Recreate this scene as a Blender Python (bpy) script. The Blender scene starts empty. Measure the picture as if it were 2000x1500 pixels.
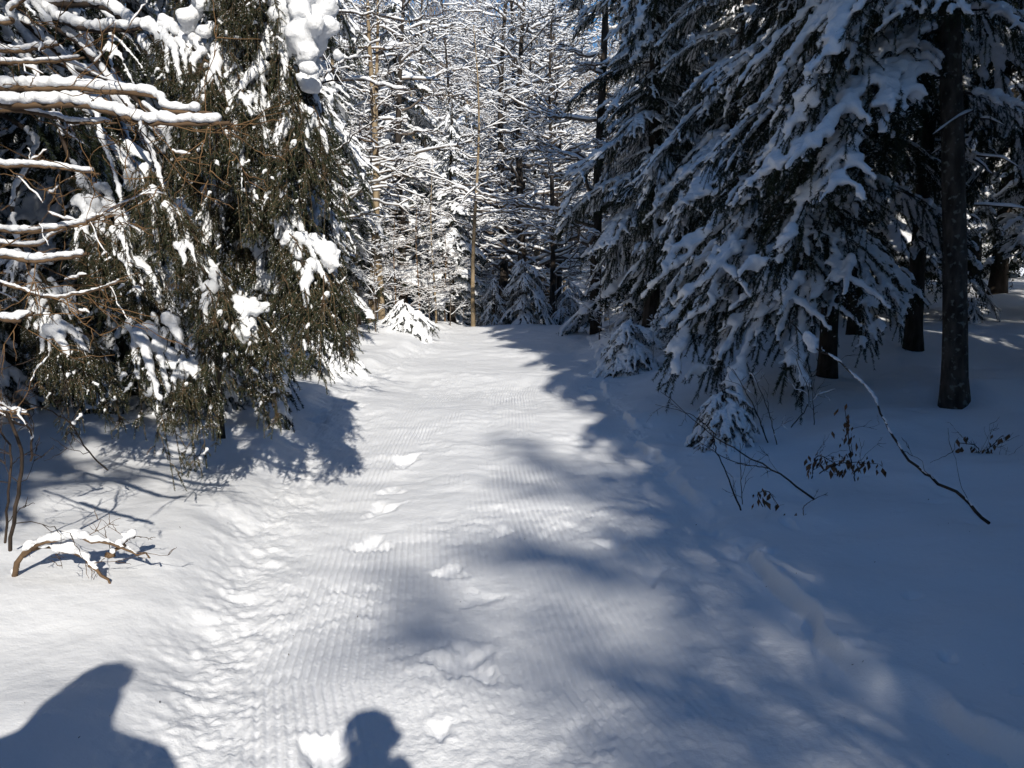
import bpy, math, random
import numpy as np
from mathutils import Matrix, Vector

# ------------------------------------------------------------------ camera, world, sun, exposure
sc = bpy.context.scene
COL = sc.collection
EYE = 1.6
PITCH = math.radians(7.6)
FPX = 1570.0                                  # focal length in pixels of a 2000 px wide picture
cam_data = bpy.data.cameras.new("camera")
cam_data.sensor_width = 36.0
cam_data.lens = 36.0 * FPX / 2000.0
cam_data.clip_start = 0.05
cam_data.clip_end = 1000
cam = bpy.data.objects.new("camera", cam_data)
COL.objects.link(cam)
cam.location = (0, 0, EYE)
cam.rotation_euler = (math.radians(90) - PITCH, 0, 0)
sc.camera = cam

SUN_EL = math.radians(29.7)
SUN_AZ = math.radians(10.4)                   # light travels forward and this much to the left
world = bpy.data.worlds.new("World")
sc.world = world
world.use_nodes = True
wn = world.node_tree.nodes
wl = world.node_tree.links
wn.clear()
sky = wn.new("ShaderNodeTexSky")
sky.sky_type = 'NISHITA'
sky.sun_disc = False
sky.sun_elevation = SUN_EL
sky.altitude = 400
sky.air_density = 1.3
sky.dust_density = 0.0
sky.ozone_density = 7.0
sx, sy = math.sin(SUN_AZ), -math.cos(SUN_AZ)  # horizontal direction towards the sun
sky.sun_rotation = math.atan2(sx, sy)
bg = wn.new("ShaderNodeBackground")
bg.inputs["Strength"].default_value = 0.1
out = wn.new("ShaderNodeOutputWorld")
hs = wn.new("ShaderNodeHueSaturation")
hs.inputs["Saturation"].default_value = 1.12
wl.new(sky.outputs[0], hs.inputs["Color"])
wl.new(hs.outputs[0], bg.inputs[0])
wl.new(bg.outputs[0], out.inputs[0])

sun_data = bpy.data.lights.new("sun", 'SUN')
sun_data.energy = 5.0
sun_data.angle = math.radians(0.53)
sun_data.color = (1.0, 0.94, 0.84)
sun = bpy.data.objects.new("sun", sun_data)
COL.objects.link(sun)
ldir = Vector((-math.sin(SUN_AZ) * math.cos(SUN_EL), math.cos(SUN_AZ) * math.cos(SUN_EL), -math.sin(SUN_EL)))
sun.rotation_euler = ldir.to_track_quat('-Z', 'Y').to_euler()
sun.location = (5, -20, 20)

sc.view_settings.view_transform = 'Standard'
sc.view_settings.look = 'None'
sc.view_settings.exposure = 0.06
sc.view_settings.gamma = 1
sc.view_settings.use_curve_mapping = False
sc.cycles.max_bounces = 6
sc.cycles.diffuse_bounces = 4
sc.cycles.glossy_bounces = 2
sc.cycles.use_denoising = True
sc.cycles.sample_clamp_indirect = 6.0

RNG = np.random.default_rng(7)
CP, SP = math.cos(PITCH), math.sin(PITCH)


def at(px, py, d):
    """world point seen at photo pixel (px, py) at horizontal distance d (metres along +Y)"""
    u = px - 1000.0
    v = py - 750.0
    fwd = FPX * CP - v * SP
    down = v * CP + FPX * SP
    k = d / fwd
    return np.array([u * k, d, EYE - down * k])


# ------------------------------------------------------------------ noise
def _hash(i, j, k, seed):
    h = (i * 374761393 + j * 668265263 + k * 2147483647 + seed * 1274126177) & 0xFFFFFFFF
    h = ((h ^ (h >> 13)) * 1274126177) & 0xFFFFFFFF
    h = h ^ (h >> 16)
    return (h & 0xFFFFFF) / float(0xFFFFFF)


def vnoise(x, y, z=None, seed=0):
    if z is None:
        z = np.zeros_like(x)
    xi, yi, zi = np.floor(x).astype(np.int64), np.floor(y).astype(np.int64), np.floor(z).astype(np.int64)
    fx, fy, fz = x - xi, y - yi, z - zi
    fx, fy, fz = fx * fx * (3 - 2 * fx), fy * fy * (3 - 2 * fy), fz * fz * (3 - 2 * fz)
    r = 0
    for a in (0, 1):
        for b in (0, 1):
            for c in (0, 1):
                w = (fx if a else 1 - fx) * (fy if b else 1 - fy) * (fz if c else 1 - fz)
                r = r + w * _hash(xi + a, yi + b, zi + c, seed)
    return r * 2 - 1


def vnoise2(x, y, seed=0):
    xi, yi = np.floor(x).astype(np.int64), np.floor(y).astype(np.int64)
    fx, fy = x - xi, y - yi
    fx, fy = fx * fx * (3 - 2 * fx), fy * fy * (3 - 2 * fy)
    z = np.zeros_like(xi)
    h = lambda a, b: _hash(xi + a, yi + b, z, seed)
    return ((h(0, 0) * (1 - fx) + h(1, 0) * fx) * (1 - fy) + (h(0, 1) * (1 - fx) + h(1, 1) * fx) * fy) * 2 - 1


def fbm2(x, y, octv=4, seed=0):
    a, r, s = 1.0, 0, 1.0
    for o in range(octv):
        r = r + a * vnoise2(x * s + 13.7 * o, y * s - 7.1 * o, seed + o)
        a *= 0.5
        s *= 2.03
    return r


def sstep(t):
    t = np.clip(t, 0, 1)
    return t * t * (3 - 2 * t)


# ------------------------------------------------------------------ materials
def new_mat(name):
    m = bpy.data.materials.new(name)
    m.use_nodes = True
    nt = m.node_tree
    b = nt.nodes["Principled BSDF"]
    return m, nt, b


def set_in(b, key, v):
    if key in b.inputs:
        b.inputs[key].default_value = v


def snow_material(name, scale, bump, col=(0.87, 0.885, 0.91), grain=220.0):
    m, nt, b = new_mat(name)
    N, Lk = nt.nodes, nt.links
    tc = N.new("ShaderNodeTexCoord")
    n1 = N.new("ShaderNodeTexNoise")
    n1.inputs["Scale"].default_value = scale
    n1.inputs["Detail"].default_value = 5
    n1.inputs["Roughness"].default_value = 0.65
    n2 = N.new("ShaderNodeTexNoise")
    n2.inputs["Scale"].default_value = grain
    n2.inputs["Detail"].default_value = 2
    add = N.new("ShaderNodeMath")
    add.operation = 'MULTIPLY_ADD'
    add.inputs[1].default_value = 0.18
    bp = N.new("ShaderNodeBump")
    bp.inputs["Strength"].default_value = bump
    bp.inputs["Distance"].default_value = 0.012
    Lk.new(tc.outputs["Object"], n1.inputs["Vector"])
    Lk.new(tc.outputs["Object"], n2.inputs["Vector"])
    Lk.new(n2.outputs["Fac"], add.inputs[0])
    Lk.new(n1.outputs["Fac"], add.inputs[2])
    Lk.new(add.outputs[0], bp.inputs["Height"])
    Lk.new(bp.outputs["Normal"], b.inputs["Normal"])
    b.inputs["Base Color"].default_value = (*col, 1)
    b.inputs["Roughness"].default_value = 0.5
    set_in(b, "Specular IOR Level", 0.25)
    return m


def noise_mat(name, c1, c2, scale, bump=0.3, rough=0.85, stretch=(1, 1, 1), dist=0.01, detail=4, c3=None, s3=30):
    m, nt, b = new_mat(name)
    N, Lk = nt.nodes, nt.links
    tc = N.new("ShaderNodeTexCoord")
    mp = N.new("ShaderNodeMapping")
    mp.inputs["Scale"].default_value = stretch
    n1 = N.new("ShaderNodeTexNoise")
    n1.inputs["Scale"].default_value = scale
    n1.inputs["Detail"].default_value = detail
    rp = N.new("ShaderNodeValToRGB")
    rp.color_ramp.elements[0].position = 0.35
    rp.color_ramp.elements[1].position = 0.65
    rp.color_ramp.elements[0].color = (*c1, 1)
    rp.color_ramp.elements[1].color = (*c2, 1)
    bp = N.new("ShaderNodeBump")
    bp.inputs["Strength"].default_value = bump
    bp.inputs["Distance"].default_value = dist
    Lk.new(tc.outputs["Object"], mp.inputs["Vector"])
    Lk.new(mp.outputs[0], n1.inputs["Vector"])
    Lk.new(n1.outputs["Fac"], rp.inputs[0])
    Lk.new(n1.outputs["Fac"], bp.inputs["Height"])
    Lk.new(bp.outputs["Normal"], b.inputs["Normal"])
    last = rp.outputs[0]
    if c3:
        n3 = N.new("ShaderNodeTexNoise")
        n3.inputs["Scale"].default_value = s3
        n3.inputs["Detail"].default_value = 3
        r3 = N.new("ShaderNodeValToRGB")
        r3.color_ramp.elements[0].position = 0.58
        r3.color_ramp.elements[1].position = 0.66
        mx = N.new("ShaderNodeMix")
        mx.data_type = 'RGBA'
        Lk.new(tc.outputs["Object"], n3.inputs["Vector"])
        Lk.new(n3.outputs["Fac"], r3.inputs[0])
        Lk.new(r3.outputs[0], mx.inputs[0])
        Lk.new(last, mx.inputs[6])
        mx.inputs[7].default_value = (*c3, 1)
        last = mx.outputs[2]
    Lk.new(last, b.inputs["Base Color"])
    b.inputs["Roughness"].default_value = rough
    set_in(b, "Specular IOR Level", 0.2)
    return m


M_SNOW_GROUND = snow_material("snow_ground_mat", 18, 0.45, grain=150)
M_SNOW_PATH = snow_material("snow_path_mat", 40, 0.55, grain=150)
M_SNOW = snow_material("snow_load_mat", 34, 0.75)
M_NEEDLE = noise_mat("needles_mat", (0.012, 0.018, 0.010), (0.035, 0.045, 0.022), 6, 0, 0.7)
M_NEEDLE_L = noise_mat("needles_green_mat", (0.015, 0.023, 0.012), (0.043, 0.053, 0.027), 7, 0, 0.65,
                       c3=(0.075, 0.05, 0.03), s3=5)
M_BARK = noise_mat("bark_mat", (0.035, 0.028, 0.022), (0.10, 0.085, 0.07), 14, 0.9, 0.9, (1, 1, 0.35), 0.02,
                   c3=(0.17, 0.175, 0.15), s3=19)
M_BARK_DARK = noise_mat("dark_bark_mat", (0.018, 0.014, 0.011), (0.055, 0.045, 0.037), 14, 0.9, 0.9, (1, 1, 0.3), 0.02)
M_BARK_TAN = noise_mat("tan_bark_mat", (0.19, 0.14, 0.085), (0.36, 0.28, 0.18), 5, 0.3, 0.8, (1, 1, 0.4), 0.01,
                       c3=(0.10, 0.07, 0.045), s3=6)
M_TWIG = noise_mat("twig_mat", (0.07, 0.045, 0.028), (0.16, 0.105, 0.062), 8, 0.1)
M_TWIG_ORANGE = noise_mat("orange_twig_mat", (0.11, 0.065, 0.032), (0.21, 0.125, 0.06), 8, 0.1)
M_TWIG_DARK = noise_mat("dark_twig_mat", (0.022, 0.017, 0.014), (0.07, 0.05, 0.038), 9, 0.2)
M_TWIG_GREY = noise_mat("grey_twig_mat", (0.07, 0.055, 0.045), (0.17, 0.14, 0.115), 6, 0.1)
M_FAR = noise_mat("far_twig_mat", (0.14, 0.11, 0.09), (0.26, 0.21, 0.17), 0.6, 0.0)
M_LEAF = noise_mat("dry_leaf_mat", (0.09, 0.045, 0.022), (0.20, 0.11, 0.055), 30, 0.1)


# ------------------------------------------------------------------ mesh helpers
def mesh_from(name, V, F, mats, mi=None, smooth=True):
    """V (n,3); F list of int arrays (m,3) or (m,4); mi: material index per F group"""
    me = bpy.data.meshes.new(name)
    F = [f for f in F if len(f)]
    nl = sum(f.size for f in F)
    nf = sum(len(f) for f in F)
    me.vertices.add(len(V))
    me.vertices.foreach_set("co", np.ascontiguousarray(V, dtype=np.float32).ravel())
    me.loops.add(nl)
    me.polygons.add(nf)
    li = np.concatenate([f.ravel() for f in F]).astype(np.int32)
    sizes = np.concatenate([np.full(len(f), f.shape[1], dtype=np.int32) for f in F])
    starts = np.concatenate([[0], np.cumsum(sizes)[:-1]]).astype(np.int32)
    me.loops.foreach_set("vertex_index", li)
    me.polygons.foreach_set("loop_start", starts)
    me.polygons.foreach_set("use_smooth", np.full(nf, smooth, dtype=bool))
    for m in mats:
        me.materials.append(m)
    if mi is not None:
        idx = np.concatenate([np.full(len(f), k, dtype=np.int32) for f, k in zip(F, mi)])
        me.polygons.foreach_set("material_index", idx)
    me.update(calc_edges=True)
    return me


class Geo:
    """collects vertices and faces of one mesh"""
    def __init__(s):
        s.V, s.F, s.n, s.M = [], [], 0, []

    def add(s, V, F, m=0):
        if len(V) == 0:
            return
        s.V.append(V)
        s.F.append(F + s.n)
        s.M.append(m)
        s.n += len(V)

    def mesh(s, name, mats, smooth=True):
        return mesh_from(name, np.concatenate(s.V), s.F, mats, s.M, smooth)

    def arrays(s):
        return np.concatenate(s.V), s.F, s.M


def norm(a):
    return a / np.maximum(np.linalg.norm(a, axis=-1, keepdims=True), 1e-9)


def tubes(P, R, sides=5):
    """P (N,K,3), R (N,K) -> vertices, quads"""
    P = np.asarray(P, float)
    R = np.asarray(R, float)
    N, K, _ = P.shape
    T = norm(np.gradient(P, axis=1))
    mean = norm(T.mean(axis=1))
    ref = np.where(np.abs(mean[:, 2:3]) > 0.85, np.array([[1.0, 0, 0]]), np.array([[0, 0, 1.0]]))[:, None, :]
    A = norm(np.cross(T, np.broadcast_to(ref, T.shape)))
    B = np.cross(A, T)
    an = np.arange(sides) / sides * 2 * np.pi
    V = P[:, :, None, :] + R[:, :, None, None] * (np.cos(an)[None, None, :, None] * A[:, :, None, :]
                                                 + np.sin(an)[None, None, :, None] * B[:, :, None, :])
    idx = np.arange(N * K * sides).reshape(N, K, sides)
    a = idx[:, :-1, :]
    b = idx[:, 1:, :]
    q = np.stack([a, np.roll(a, -1, axis=2), np.roll(b, -1, axis=2), b], axis=-1).reshape(-1, 4)
    return V.reshape(-1, 3), q


def resample(pts, K):
    pts = np.asarray(pts, float)
    if len(pts) > 2:                       # Catmull-Rom through the points
        ext = np.vstack([2 * pts[0] - pts[1], pts, 2 * pts[-1] - pts[-2]])
        n = len(pts) - 1
        t = np.linspace(0, n, K)
        i = np.minimum(t.astype(int), n - 1)
        u = (t - i)[:, None]
        p0, p1, p2, p3 = ext[i], ext[i + 1], ext[i + 2], ext[i + 3]
        return 0.5 * (2 * p1 + (p2 - p0) * u + (2 * p0 - 5 * p1 + 4 * p2 - p3) * u ** 2 + (3 * p1 - p0 - 3 * p2 + p3) * u ** 3)
    t = np.linspace(0, 1, K)[:, None]
    return pts[0] * (1 - t) + pts[1] * t


def sample_on(P, per_m, rng):
    """random points on polylines: P (N,K,3) -> points, tangents, param"""
    seg = P[:, 1:] - P[:, :-1]
    ln = np.linalg.norm(seg, axis=2)
    tot = ln.sum()
    n = max(1, int(tot * per_m))
    cum = np.cumsum(ln.ravel())
    r = rng.random(n) * cum[-1]
    k = np.searchsorted(cum, r)
    k = np.minimum(k, ln.size - 1)
    i, j = k // ln.shape[1], k % ln.shape[1]
    u = rng.random(n)[:, None]
    p = P[i, j] * (1 - u) + P[i, j + 1] * u
    return p, norm(seg[i, j]), i, (j + u[:, 0]) / ln.shape[1]


def needles(P, per_m, length, width, rng, spread=0.9, down=0.25):
    p, t, _, _ = sample_on(P, per_m, rng)
    n = len(p)
    rnd = rng.normal(size=(n, 3))
    side = norm(np.cross(t, rnd))
    d = norm(t * (1 - spread * 0.45) + side * spread + np.array([0, 0, -down]))
    w = norm(np.cross(d, rng.normal(size=(n, 3))))
    L = length * rng.uniform(0.6, 1.2, (n, 1))
    a = p - w * width * 0.5
    b = p + w * width * 0.5
    c = p + d * L
    V = np.stack([a, b, c], axis=1).reshape(-1, 3)
    F = np.arange(3 * n).reshape(n, 3)
    return V, F


_ico = None


def ico():
    global _ico
    if _ico is None:
        import bmesh
        bm = bmesh.new()
        bmesh.ops.create_icosphere(bm, subdivisions=2, radius=1.0)
        bm.verts.ensure_lookup_table()
        V = np.array([v.co[:] for v in bm.verts])
        F = np.array([[v.index for v in f.verts] for f in bm.faces])
        bm.free()
        _ico = (V, F)
    return _ico


def blob_mesh(name, C, R, voxel, squash=0.75, mat=None, smooth_it=4, lump=0.35, seed=3, cut=None):
    """many overlapping spheres merged into one lumpy skin of snow"""
    V0, F0 = ico()
    C = np.asarray(C, float)
    R = np.asarray(R, float)
    n = len(C)
    V = C[:, None, :] + R[:, None, None] * V0[None] * np.array([1, 1, squash])
    F = (np.arange(n) * len(V0))[:, None, None] + F0[None]
    me = mesh_from(name + "_tmp", V.reshape(-1, 3), [F.reshape(-1, 3)], [mat or M_SNOW])
    ob = bpy.data.objects.new(name + "_tmp", me)
    COL.objects.link(ob)
    md = ob.modifiers.new("r", 'REMESH')
    md.mode = 'VOXEL'
    md.voxel_size = voxel
    md.use_smooth_shade = True
    ms = ob.modifiers.new("s", 'SMOOTH')
    ms.factor = 0.5
    ms.iterations = smooth_it
    dg = bpy.context.evaluated_depsgraph_get()
    ev = ob.evaluated_get(dg)
    out = bpy.data.meshes.new_from_object(ev)
    bpy.data.objects.remove(ob)
    bpy.data.meshes.remove(me)
    out.name = name
    k = len(out.vertices)
    co = np.empty(k * 3, np.float32)
    out.vertices.foreach_get("co", co)
    co = co.reshape(-1, 3).astype(float)
    nr = np.empty(k * 3, np.float32)
    out.vertex_normals.foreach_get("vector", nr)
    nr = nr.reshape(-1, 3)
    mr = float(np.median(R))
    s = 0.9 / mr
    nz = vnoise(co[:, 0] * s, co[:, 1] * s, co[:, 2] * s, seed) + 0.6 * vnoise(co[:, 0] * s * 2.3, co[:, 1] * s * 2.3, co[:, 2] * s * 2.3, seed + 5)
    co = co + nr * (nz * lump * mr)[:, None]
    out.vertices.foreach_set("co", co.astype(np.float32).ravel())
    out.materials.clear()
    out.materials.append(mat or M_SNOW)
    out.polygons.foreach_set("use_smooth", np.ones(len(out.polygons), dtype=bool))
    out.update()
    return out


def blobs_on(P, r0, r1, spacing, rng, s0=0.0, s1=1.0, lift=0.5, keep=1.0, jitter=0.25, slope_pow=0.7):
    """blob centres and radii on top of polylines"""
    Cs, Rs = [], []
    for pl in P:
        if rng.random() > keep:
            continue
        seg = np.diff(pl, axis=0)
        ln = np.linalg.norm(seg, axis=1)
        tot = ln.sum()
        rm = (r0 + r1) / 2
        n = max(2, int(tot * (s1 - s0) / (rm * spacing)))
        s = np.linspace(s0, s1, n)
        cum = np.concatenate([[0], np.cumsum(ln)]) / max(tot, 1e-6)
        c = np.stack([np.interp(s, cum, pl[:, a]) for a in range(3)], axis=1)
        tz = norm(np.stack([np.gradient(c[:, a]) for a in range(3)], axis=1))
        flat = np.clip(1 - np.abs(tz[:, 2]), 0.05, 1) ** slope_pow
        r = (r0 + (r1 - r0) * s) * (0.55 + 0.45 * flat) * rng.uniform(1 - jitter, 1 + jitter, n)
        c = c + np.stack([rng.normal(0, 0.25, n) * r, rng.normal(0, 0.25, n) * r, r * lift], axis=1)
        Cs.append(c)
        Rs.append(r)
    if not Cs:
        return np.zeros((0, 3)), np.zeros(0)
    return np.concatenate(Cs), np.concatenate(Rs)


def link(name, data, parent=None, loc=(0, 0, 0), rot=(0, 0, 0), scale=(1, 1, 1)):
    o = bpy.data.objects.new(name, data)
    COL.objects.link(o)
    o.location = loc
    o.rotation_euler = rot
    o.scale = scale
    if parent is not None:
        o.parent = parent
    return o


def thing(name, label, cat, loc=(0, 0, 0), rotz=0.0, group=None):
    o = link(name, None, None, loc, (0, 0, rotz))
    o.empty_display_size = 0.1
    o["label"] = label
    o["category"] = cat
    if group:
        o["group"] = group
    return o


def tag(o, label, cat, group=None):
    o["label"] = label
    o["category"] = cat
    if group:
        o["group"] = group
    return o


# ------------------------------------------------------------------ ground
def xl(y):
    return np.interp(y, [-30, 1.5, 2.5, 5.3, 8, 11, 18, 25, 32], [-1.0, -1.05, -1.12, -1.6, -1.95, -2.15, -1.9, -1.8, -1.2])


def xr(y):
    return np.interp(y, [-30, 1.5, 2.4, 3.0, 6, 11, 18, 25, 32], [1.9, 1.85, 1.62, 1.36, 1.2, 1.3, 1.75, 2.3, 4.5])


DENTS = [  # (px, py, size, depth, rim)
    (722, 1052, 0.11, 0.035, 0.5), (905, 1290, 0.12, 0.045, 0.7), (640, 1465, 0.10, 0.05, 0.4), (790, 892, 0.16, 0.05, 0.5),
    (745, 985, 0.13, 0.035, 0.5), (985, 1035, 0.07, 0.03, 0.5), (765, 950, 0.10, 0.03, 0.4), (880, 1110, 0.10, 0.03, 0.4),
    (1200, 1065, 0.10, 0.035, 0.6), (860, 1420, 0.06, 0.02, 0.3), (1270, 1130, 0.09, 0.025, 0.5), (930, 1165, 0.10, 0.02, 0.4),
    (1130, 1440, 0.12, 0.02, 0.5), (620, 830, 0.14, 0.05, 0.4), (700, 800, 0.12, 0.03, 0.4),
]


def ground_h(x, y, fine=True):
    x = np.asarray(x, float)
    y = np.asarray(y, float)
    L, R = xl(y), xr(y)
    wob = 0.035 * vnoise2(y * 1.3, y * 0 + 3, 5) + 0.02 * vnoise2(y * 5.1, y * 0 + 9, 6)
    wobl = 0.10 * vnoise2(y * 0.9, y * 0 + 1, 8) + 0.05 * vnoise2(y * 3.3, y * 0 + 2, 9)
    dr = x - (R + wob)
    dl = (L + wobl) - x
    on = (dr < 0) & (dl < 0)
    h = np.zeros_like(x)
    # rolling profile of the trail
    h += 0.035 * np.sin(y * 1.55 + 0.5 * x) * sstep((y - 6) / 3) * sstep((20 - y) / 4)
    h += 0.03 * fbm2(x * 0.9 + 4, y * 0.45, 3, 11)
    crest = np.maximum(y - 25.5, 0)
    h += 0.10 * np.exp(-((y - 24.5) / 2.5) ** 2) * np.exp(-((x - 0.3) / 1.6) ** 2)
    h -= 0.10 * np.minimum(crest, 14) * sstep(crest / 3)
    far = np.maximum(y - 48, 0)
    h += 0.25 * far * sstep(far / 25)
    # right bank: a crumbly step, then a slope
    A = np.interp(y, [-10, 3, 8, 16, 25], [0.03, 0.04, 0.17, 0.78, 0.95])
    step = np.interp(y, [0, 2, 5, 8, 14], [0.13, 0.12, 0.095, 0.07, 0.06])
    edge = dr + 0.02 * vnoise2(x * 9, y * 9, 21)
    crk = vnoise2(y * 2.1, y * 0 + 4, 23)
    edge = edge + 0.05 * vnoise2(x * 3, y * 3.1, 24)
    h += step * (0.75 + 0.5 * crk) * sstep(edge / (0.05 + 0.10 * sstep(0.5 - 2.5 * crk))) + A * sstep(dr / 2.6) + 0.04 * np.clip(dr, 0, 30)
    h += 0.35 * np.exp(-(((x - 2.25) / 0.55) ** 2 + ((y - 16.5) / 1.8) ** 2))
    h += 0.22 * np.exp(-(((x - 3.6) / 0.8) ** 2 + ((y - 15.0) / 1.2) ** 2))
    h += 0.10 * np.exp(-(((x - 3.0) / 1.2) ** 2 + ((y - 10.2) / 1.5) ** 2))
    h += 0.13 * np.exp(-(((x - 4.85) / 0.45) ** 2 + ((y - 8.1) / 0.5) ** 2)) - 0.09 * np.exp(-(((x - 4.38) / 0.2) ** 2 + ((y - 7.85) / 0.22) ** 2))
    # left bank
    h += 0.13 * sstep(dl / 0.45) + 0.12 * sstep((dl - 0.5) / 2.0) + 0.03 * np.clip(dl, 0, 30)
    h += 0.06 * np.exp(-((dl + 0.05) / 0.16) ** 2) * sstep((y - 6) / 3) * (0.5 + 0.5 * vnoise2(x * 1, y * 1.7, 33))
    h += 0.35 * np.exp(-(((x + 3.1) / 0.6) ** 2 + ((y - 20.0) / 1.5) ** 2))
    soft = sstep(dr / 0.5) + sstep(dl / 0.5)
    h += soft * (0.055 * fbm2(x * 0.8, y * 0.8, 3, 41))
    if fine:
        near = sstep((40 - y) / 20)
        # corduroy combed by the groomer (two passes, faded where skied over)
        per = 0.038
        xx = x - 0.5 * (L + R) + 0.06 * np.sin(y * 0.35)
        fade = sstep(0.55 + 0.9 * fbm2(x * 1.4, y * 0.55, 3, 51))
        inside = sstep(-dr / 0.25) * sstep(-dl / 0.2)
        strong = np.exp(-((x + 0.85) / 0.28) ** 2) + np.exp(-((x - 0.05) / 0.5) ** 2) * 0.9 + 0.12
        lost = sstep((14 - y) / 4)
        h += inside * lost * fade * np.clip(strong, 0, 1) * 0.008 * np.sin(xx / per * 2 * np.pi)
        # scuffed, crusty surface
        patch = sstep(0.3 + fbm2(x * 1.1 + 5, y * 0.8, 2, 63))
        h += inside * near * (0.0015 + 0.006 * patch) * fbm2(x * 11, y * 12, 4, 61)
        h += inside * near * 0.005 * patch * np.abs(fbm2(x * 28, y * 30, 2, 66))
        h += inside * near * 0.02 * fbm2(x * 0.9, y * 1.1, 2, 67) * sstep((y - 2) / 4)
        h += inside * near * 0.010 * fbm2(x * 2.4, y * 3.6, 3, 62) * sstep((y - 3) / 3)
        # lumps thrown up along both edges
        lumps = np.exp(-((dl - 0.02) / 0.24) ** 2) + 1.1 * np.exp(-((dr - 0.03) / 0.09) ** 2) * (0.35 + 0.65 * sstep(0.6 + vnoise2(y * 3, y * 0, 25)))
        h += near * lumps * (0.012 * fbm2(x * 12, y * 12, 4, 71) + 0.008 * np.abs(fbm2(x * 30, y * 30, 2, 72)))
        h += near * 0.004 * fbm2(x * 5, y * 5, 3, 73)
        pits = np.clip(vnoise2(x * 7, y * 7, 81) - 0.72, 0, 1)
        h -= near * (1 - inside) * 0.09 * pits * sstep(1.2 - 0 * x) * (x > 0)
        # gentle diagonal ski furrows
        h -= inside * near * 0.02 * np.exp(-((x + 1.05 + 0.16 * (y - 9) + 0.2 * np.sin(y * 0.8)) / 0.10) ** 2) * sstep((y - 6.5) / 2) * sstep((15 - y) / 3)
        h -= inside * near * 0.018 * np.exp(-((x + 0.2 - 0.10 * (y - 8) + 0.25 * np.sin(y * 0.7 + 1)) / 0.12) ** 2) * sstep((y - 5) / 2) * sstep((15 - y) / 3)
        for k, (px, py, s, dep, rim) in enumerate(DENTS):
            c = at(px, py, 1.0)
            d = EYE / (EYE - c[2])
            cx, cy = c[0] * d, d
            dx, dy = (x - cx) / s, (y - cy) / (s * 1.25)
            ang = np.arctan2(dy, dx)
            rr = np.sqrt(dx * dx + dy * dy) * (1 + 0.22 * np.sin(3 * ang + k) + 0.12 * np.sin(5 * ang + 2 * k)) * (1 + 0.28 * vnoise2(x * 12, y * 12, 90 + k) + 0.10 * vnoise2(x * 37, y * 37, 60 + k))
            h -= dep * np.exp(-(rr / 0.75) ** 4)
            h += dep * 0.28 * rim * np.exp(-((rr - 1.15) / 0.22) ** 2) * (0.6 + 0.5 * np.sin(2 * ang + k * 1.3))
    return h


def gz(x, y):
    return float(ground_h(np.array([x]), np.array([y]), False)[0])


def build_ground():
    xs = [np.arange(-2.45, 2.05, 0.0078)]
    a = 2.05 + np.cumsum(np.full(110, 0.035))
    b = a[-1] + np.cumsum(0.03 * 1.075 ** np.arange(1, 75))
    r = np.concatenate([a, b])
    r = r[r < 130]
    l = -(r - 2.05) - 2.45 - 0.02
    X = np.concatenate([l[::-1], xs[0], r])
    y0 = np.arange(-40, 1.3, 0.8)
    y1 = [1.4]
    while y1[-1] < 32:
        y1.append(y1[-1] + max(0.012, 0.0046 * y1[-1]))
    y2 = y1[-1] + np.cumsum(0.2 * 1.03 ** np.arange(1, 110))
    Y = np.concatenate([y0, y1, y2[y2 < 220]])
    gx, gy = np.meshgrid(X, Y)
    H = ground_h(gx, gy, True)
    V = np.stack([gx, gy, H], axis=-1).reshape(-1, 3)
    nx, ny = len(X), len(Y)
    idx = np.arange(nx * ny).reshape(ny, nx)
    q = np.stack([idx[:-1, :-1], idx[:-1, 1:], idx[1:, 1:], idx[1:, :-1]], axis=-1)
    cx = (gx[:-1, :-1] + gx[1:, 1:]) / 2
    cy = (gy[:-1, :-1] + gy[1:, 1:]) / 2
    pathm = (cx > xl(cy) - 0.06) & (cx < xr(cy) + 0.02) & (cy < 34)

    def part(name, mask, mat):
        f = q[mask]
        used = np.unique(f)
        remap = np.full(nx * ny, -1, np.int64)
        remap[used] = np.arange(len(used))
        me = mesh_from(name, V[used], [remap[f]], [mat])
        o = link(name, me)
        o["kind"] = "structure"
        return o
    part("path", pathm, M_SNOW_PATH)
    part("ground", ~pathm, M_SNOW_GROUND)
    print("ground verts", nx * ny)


build_ground()


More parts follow.
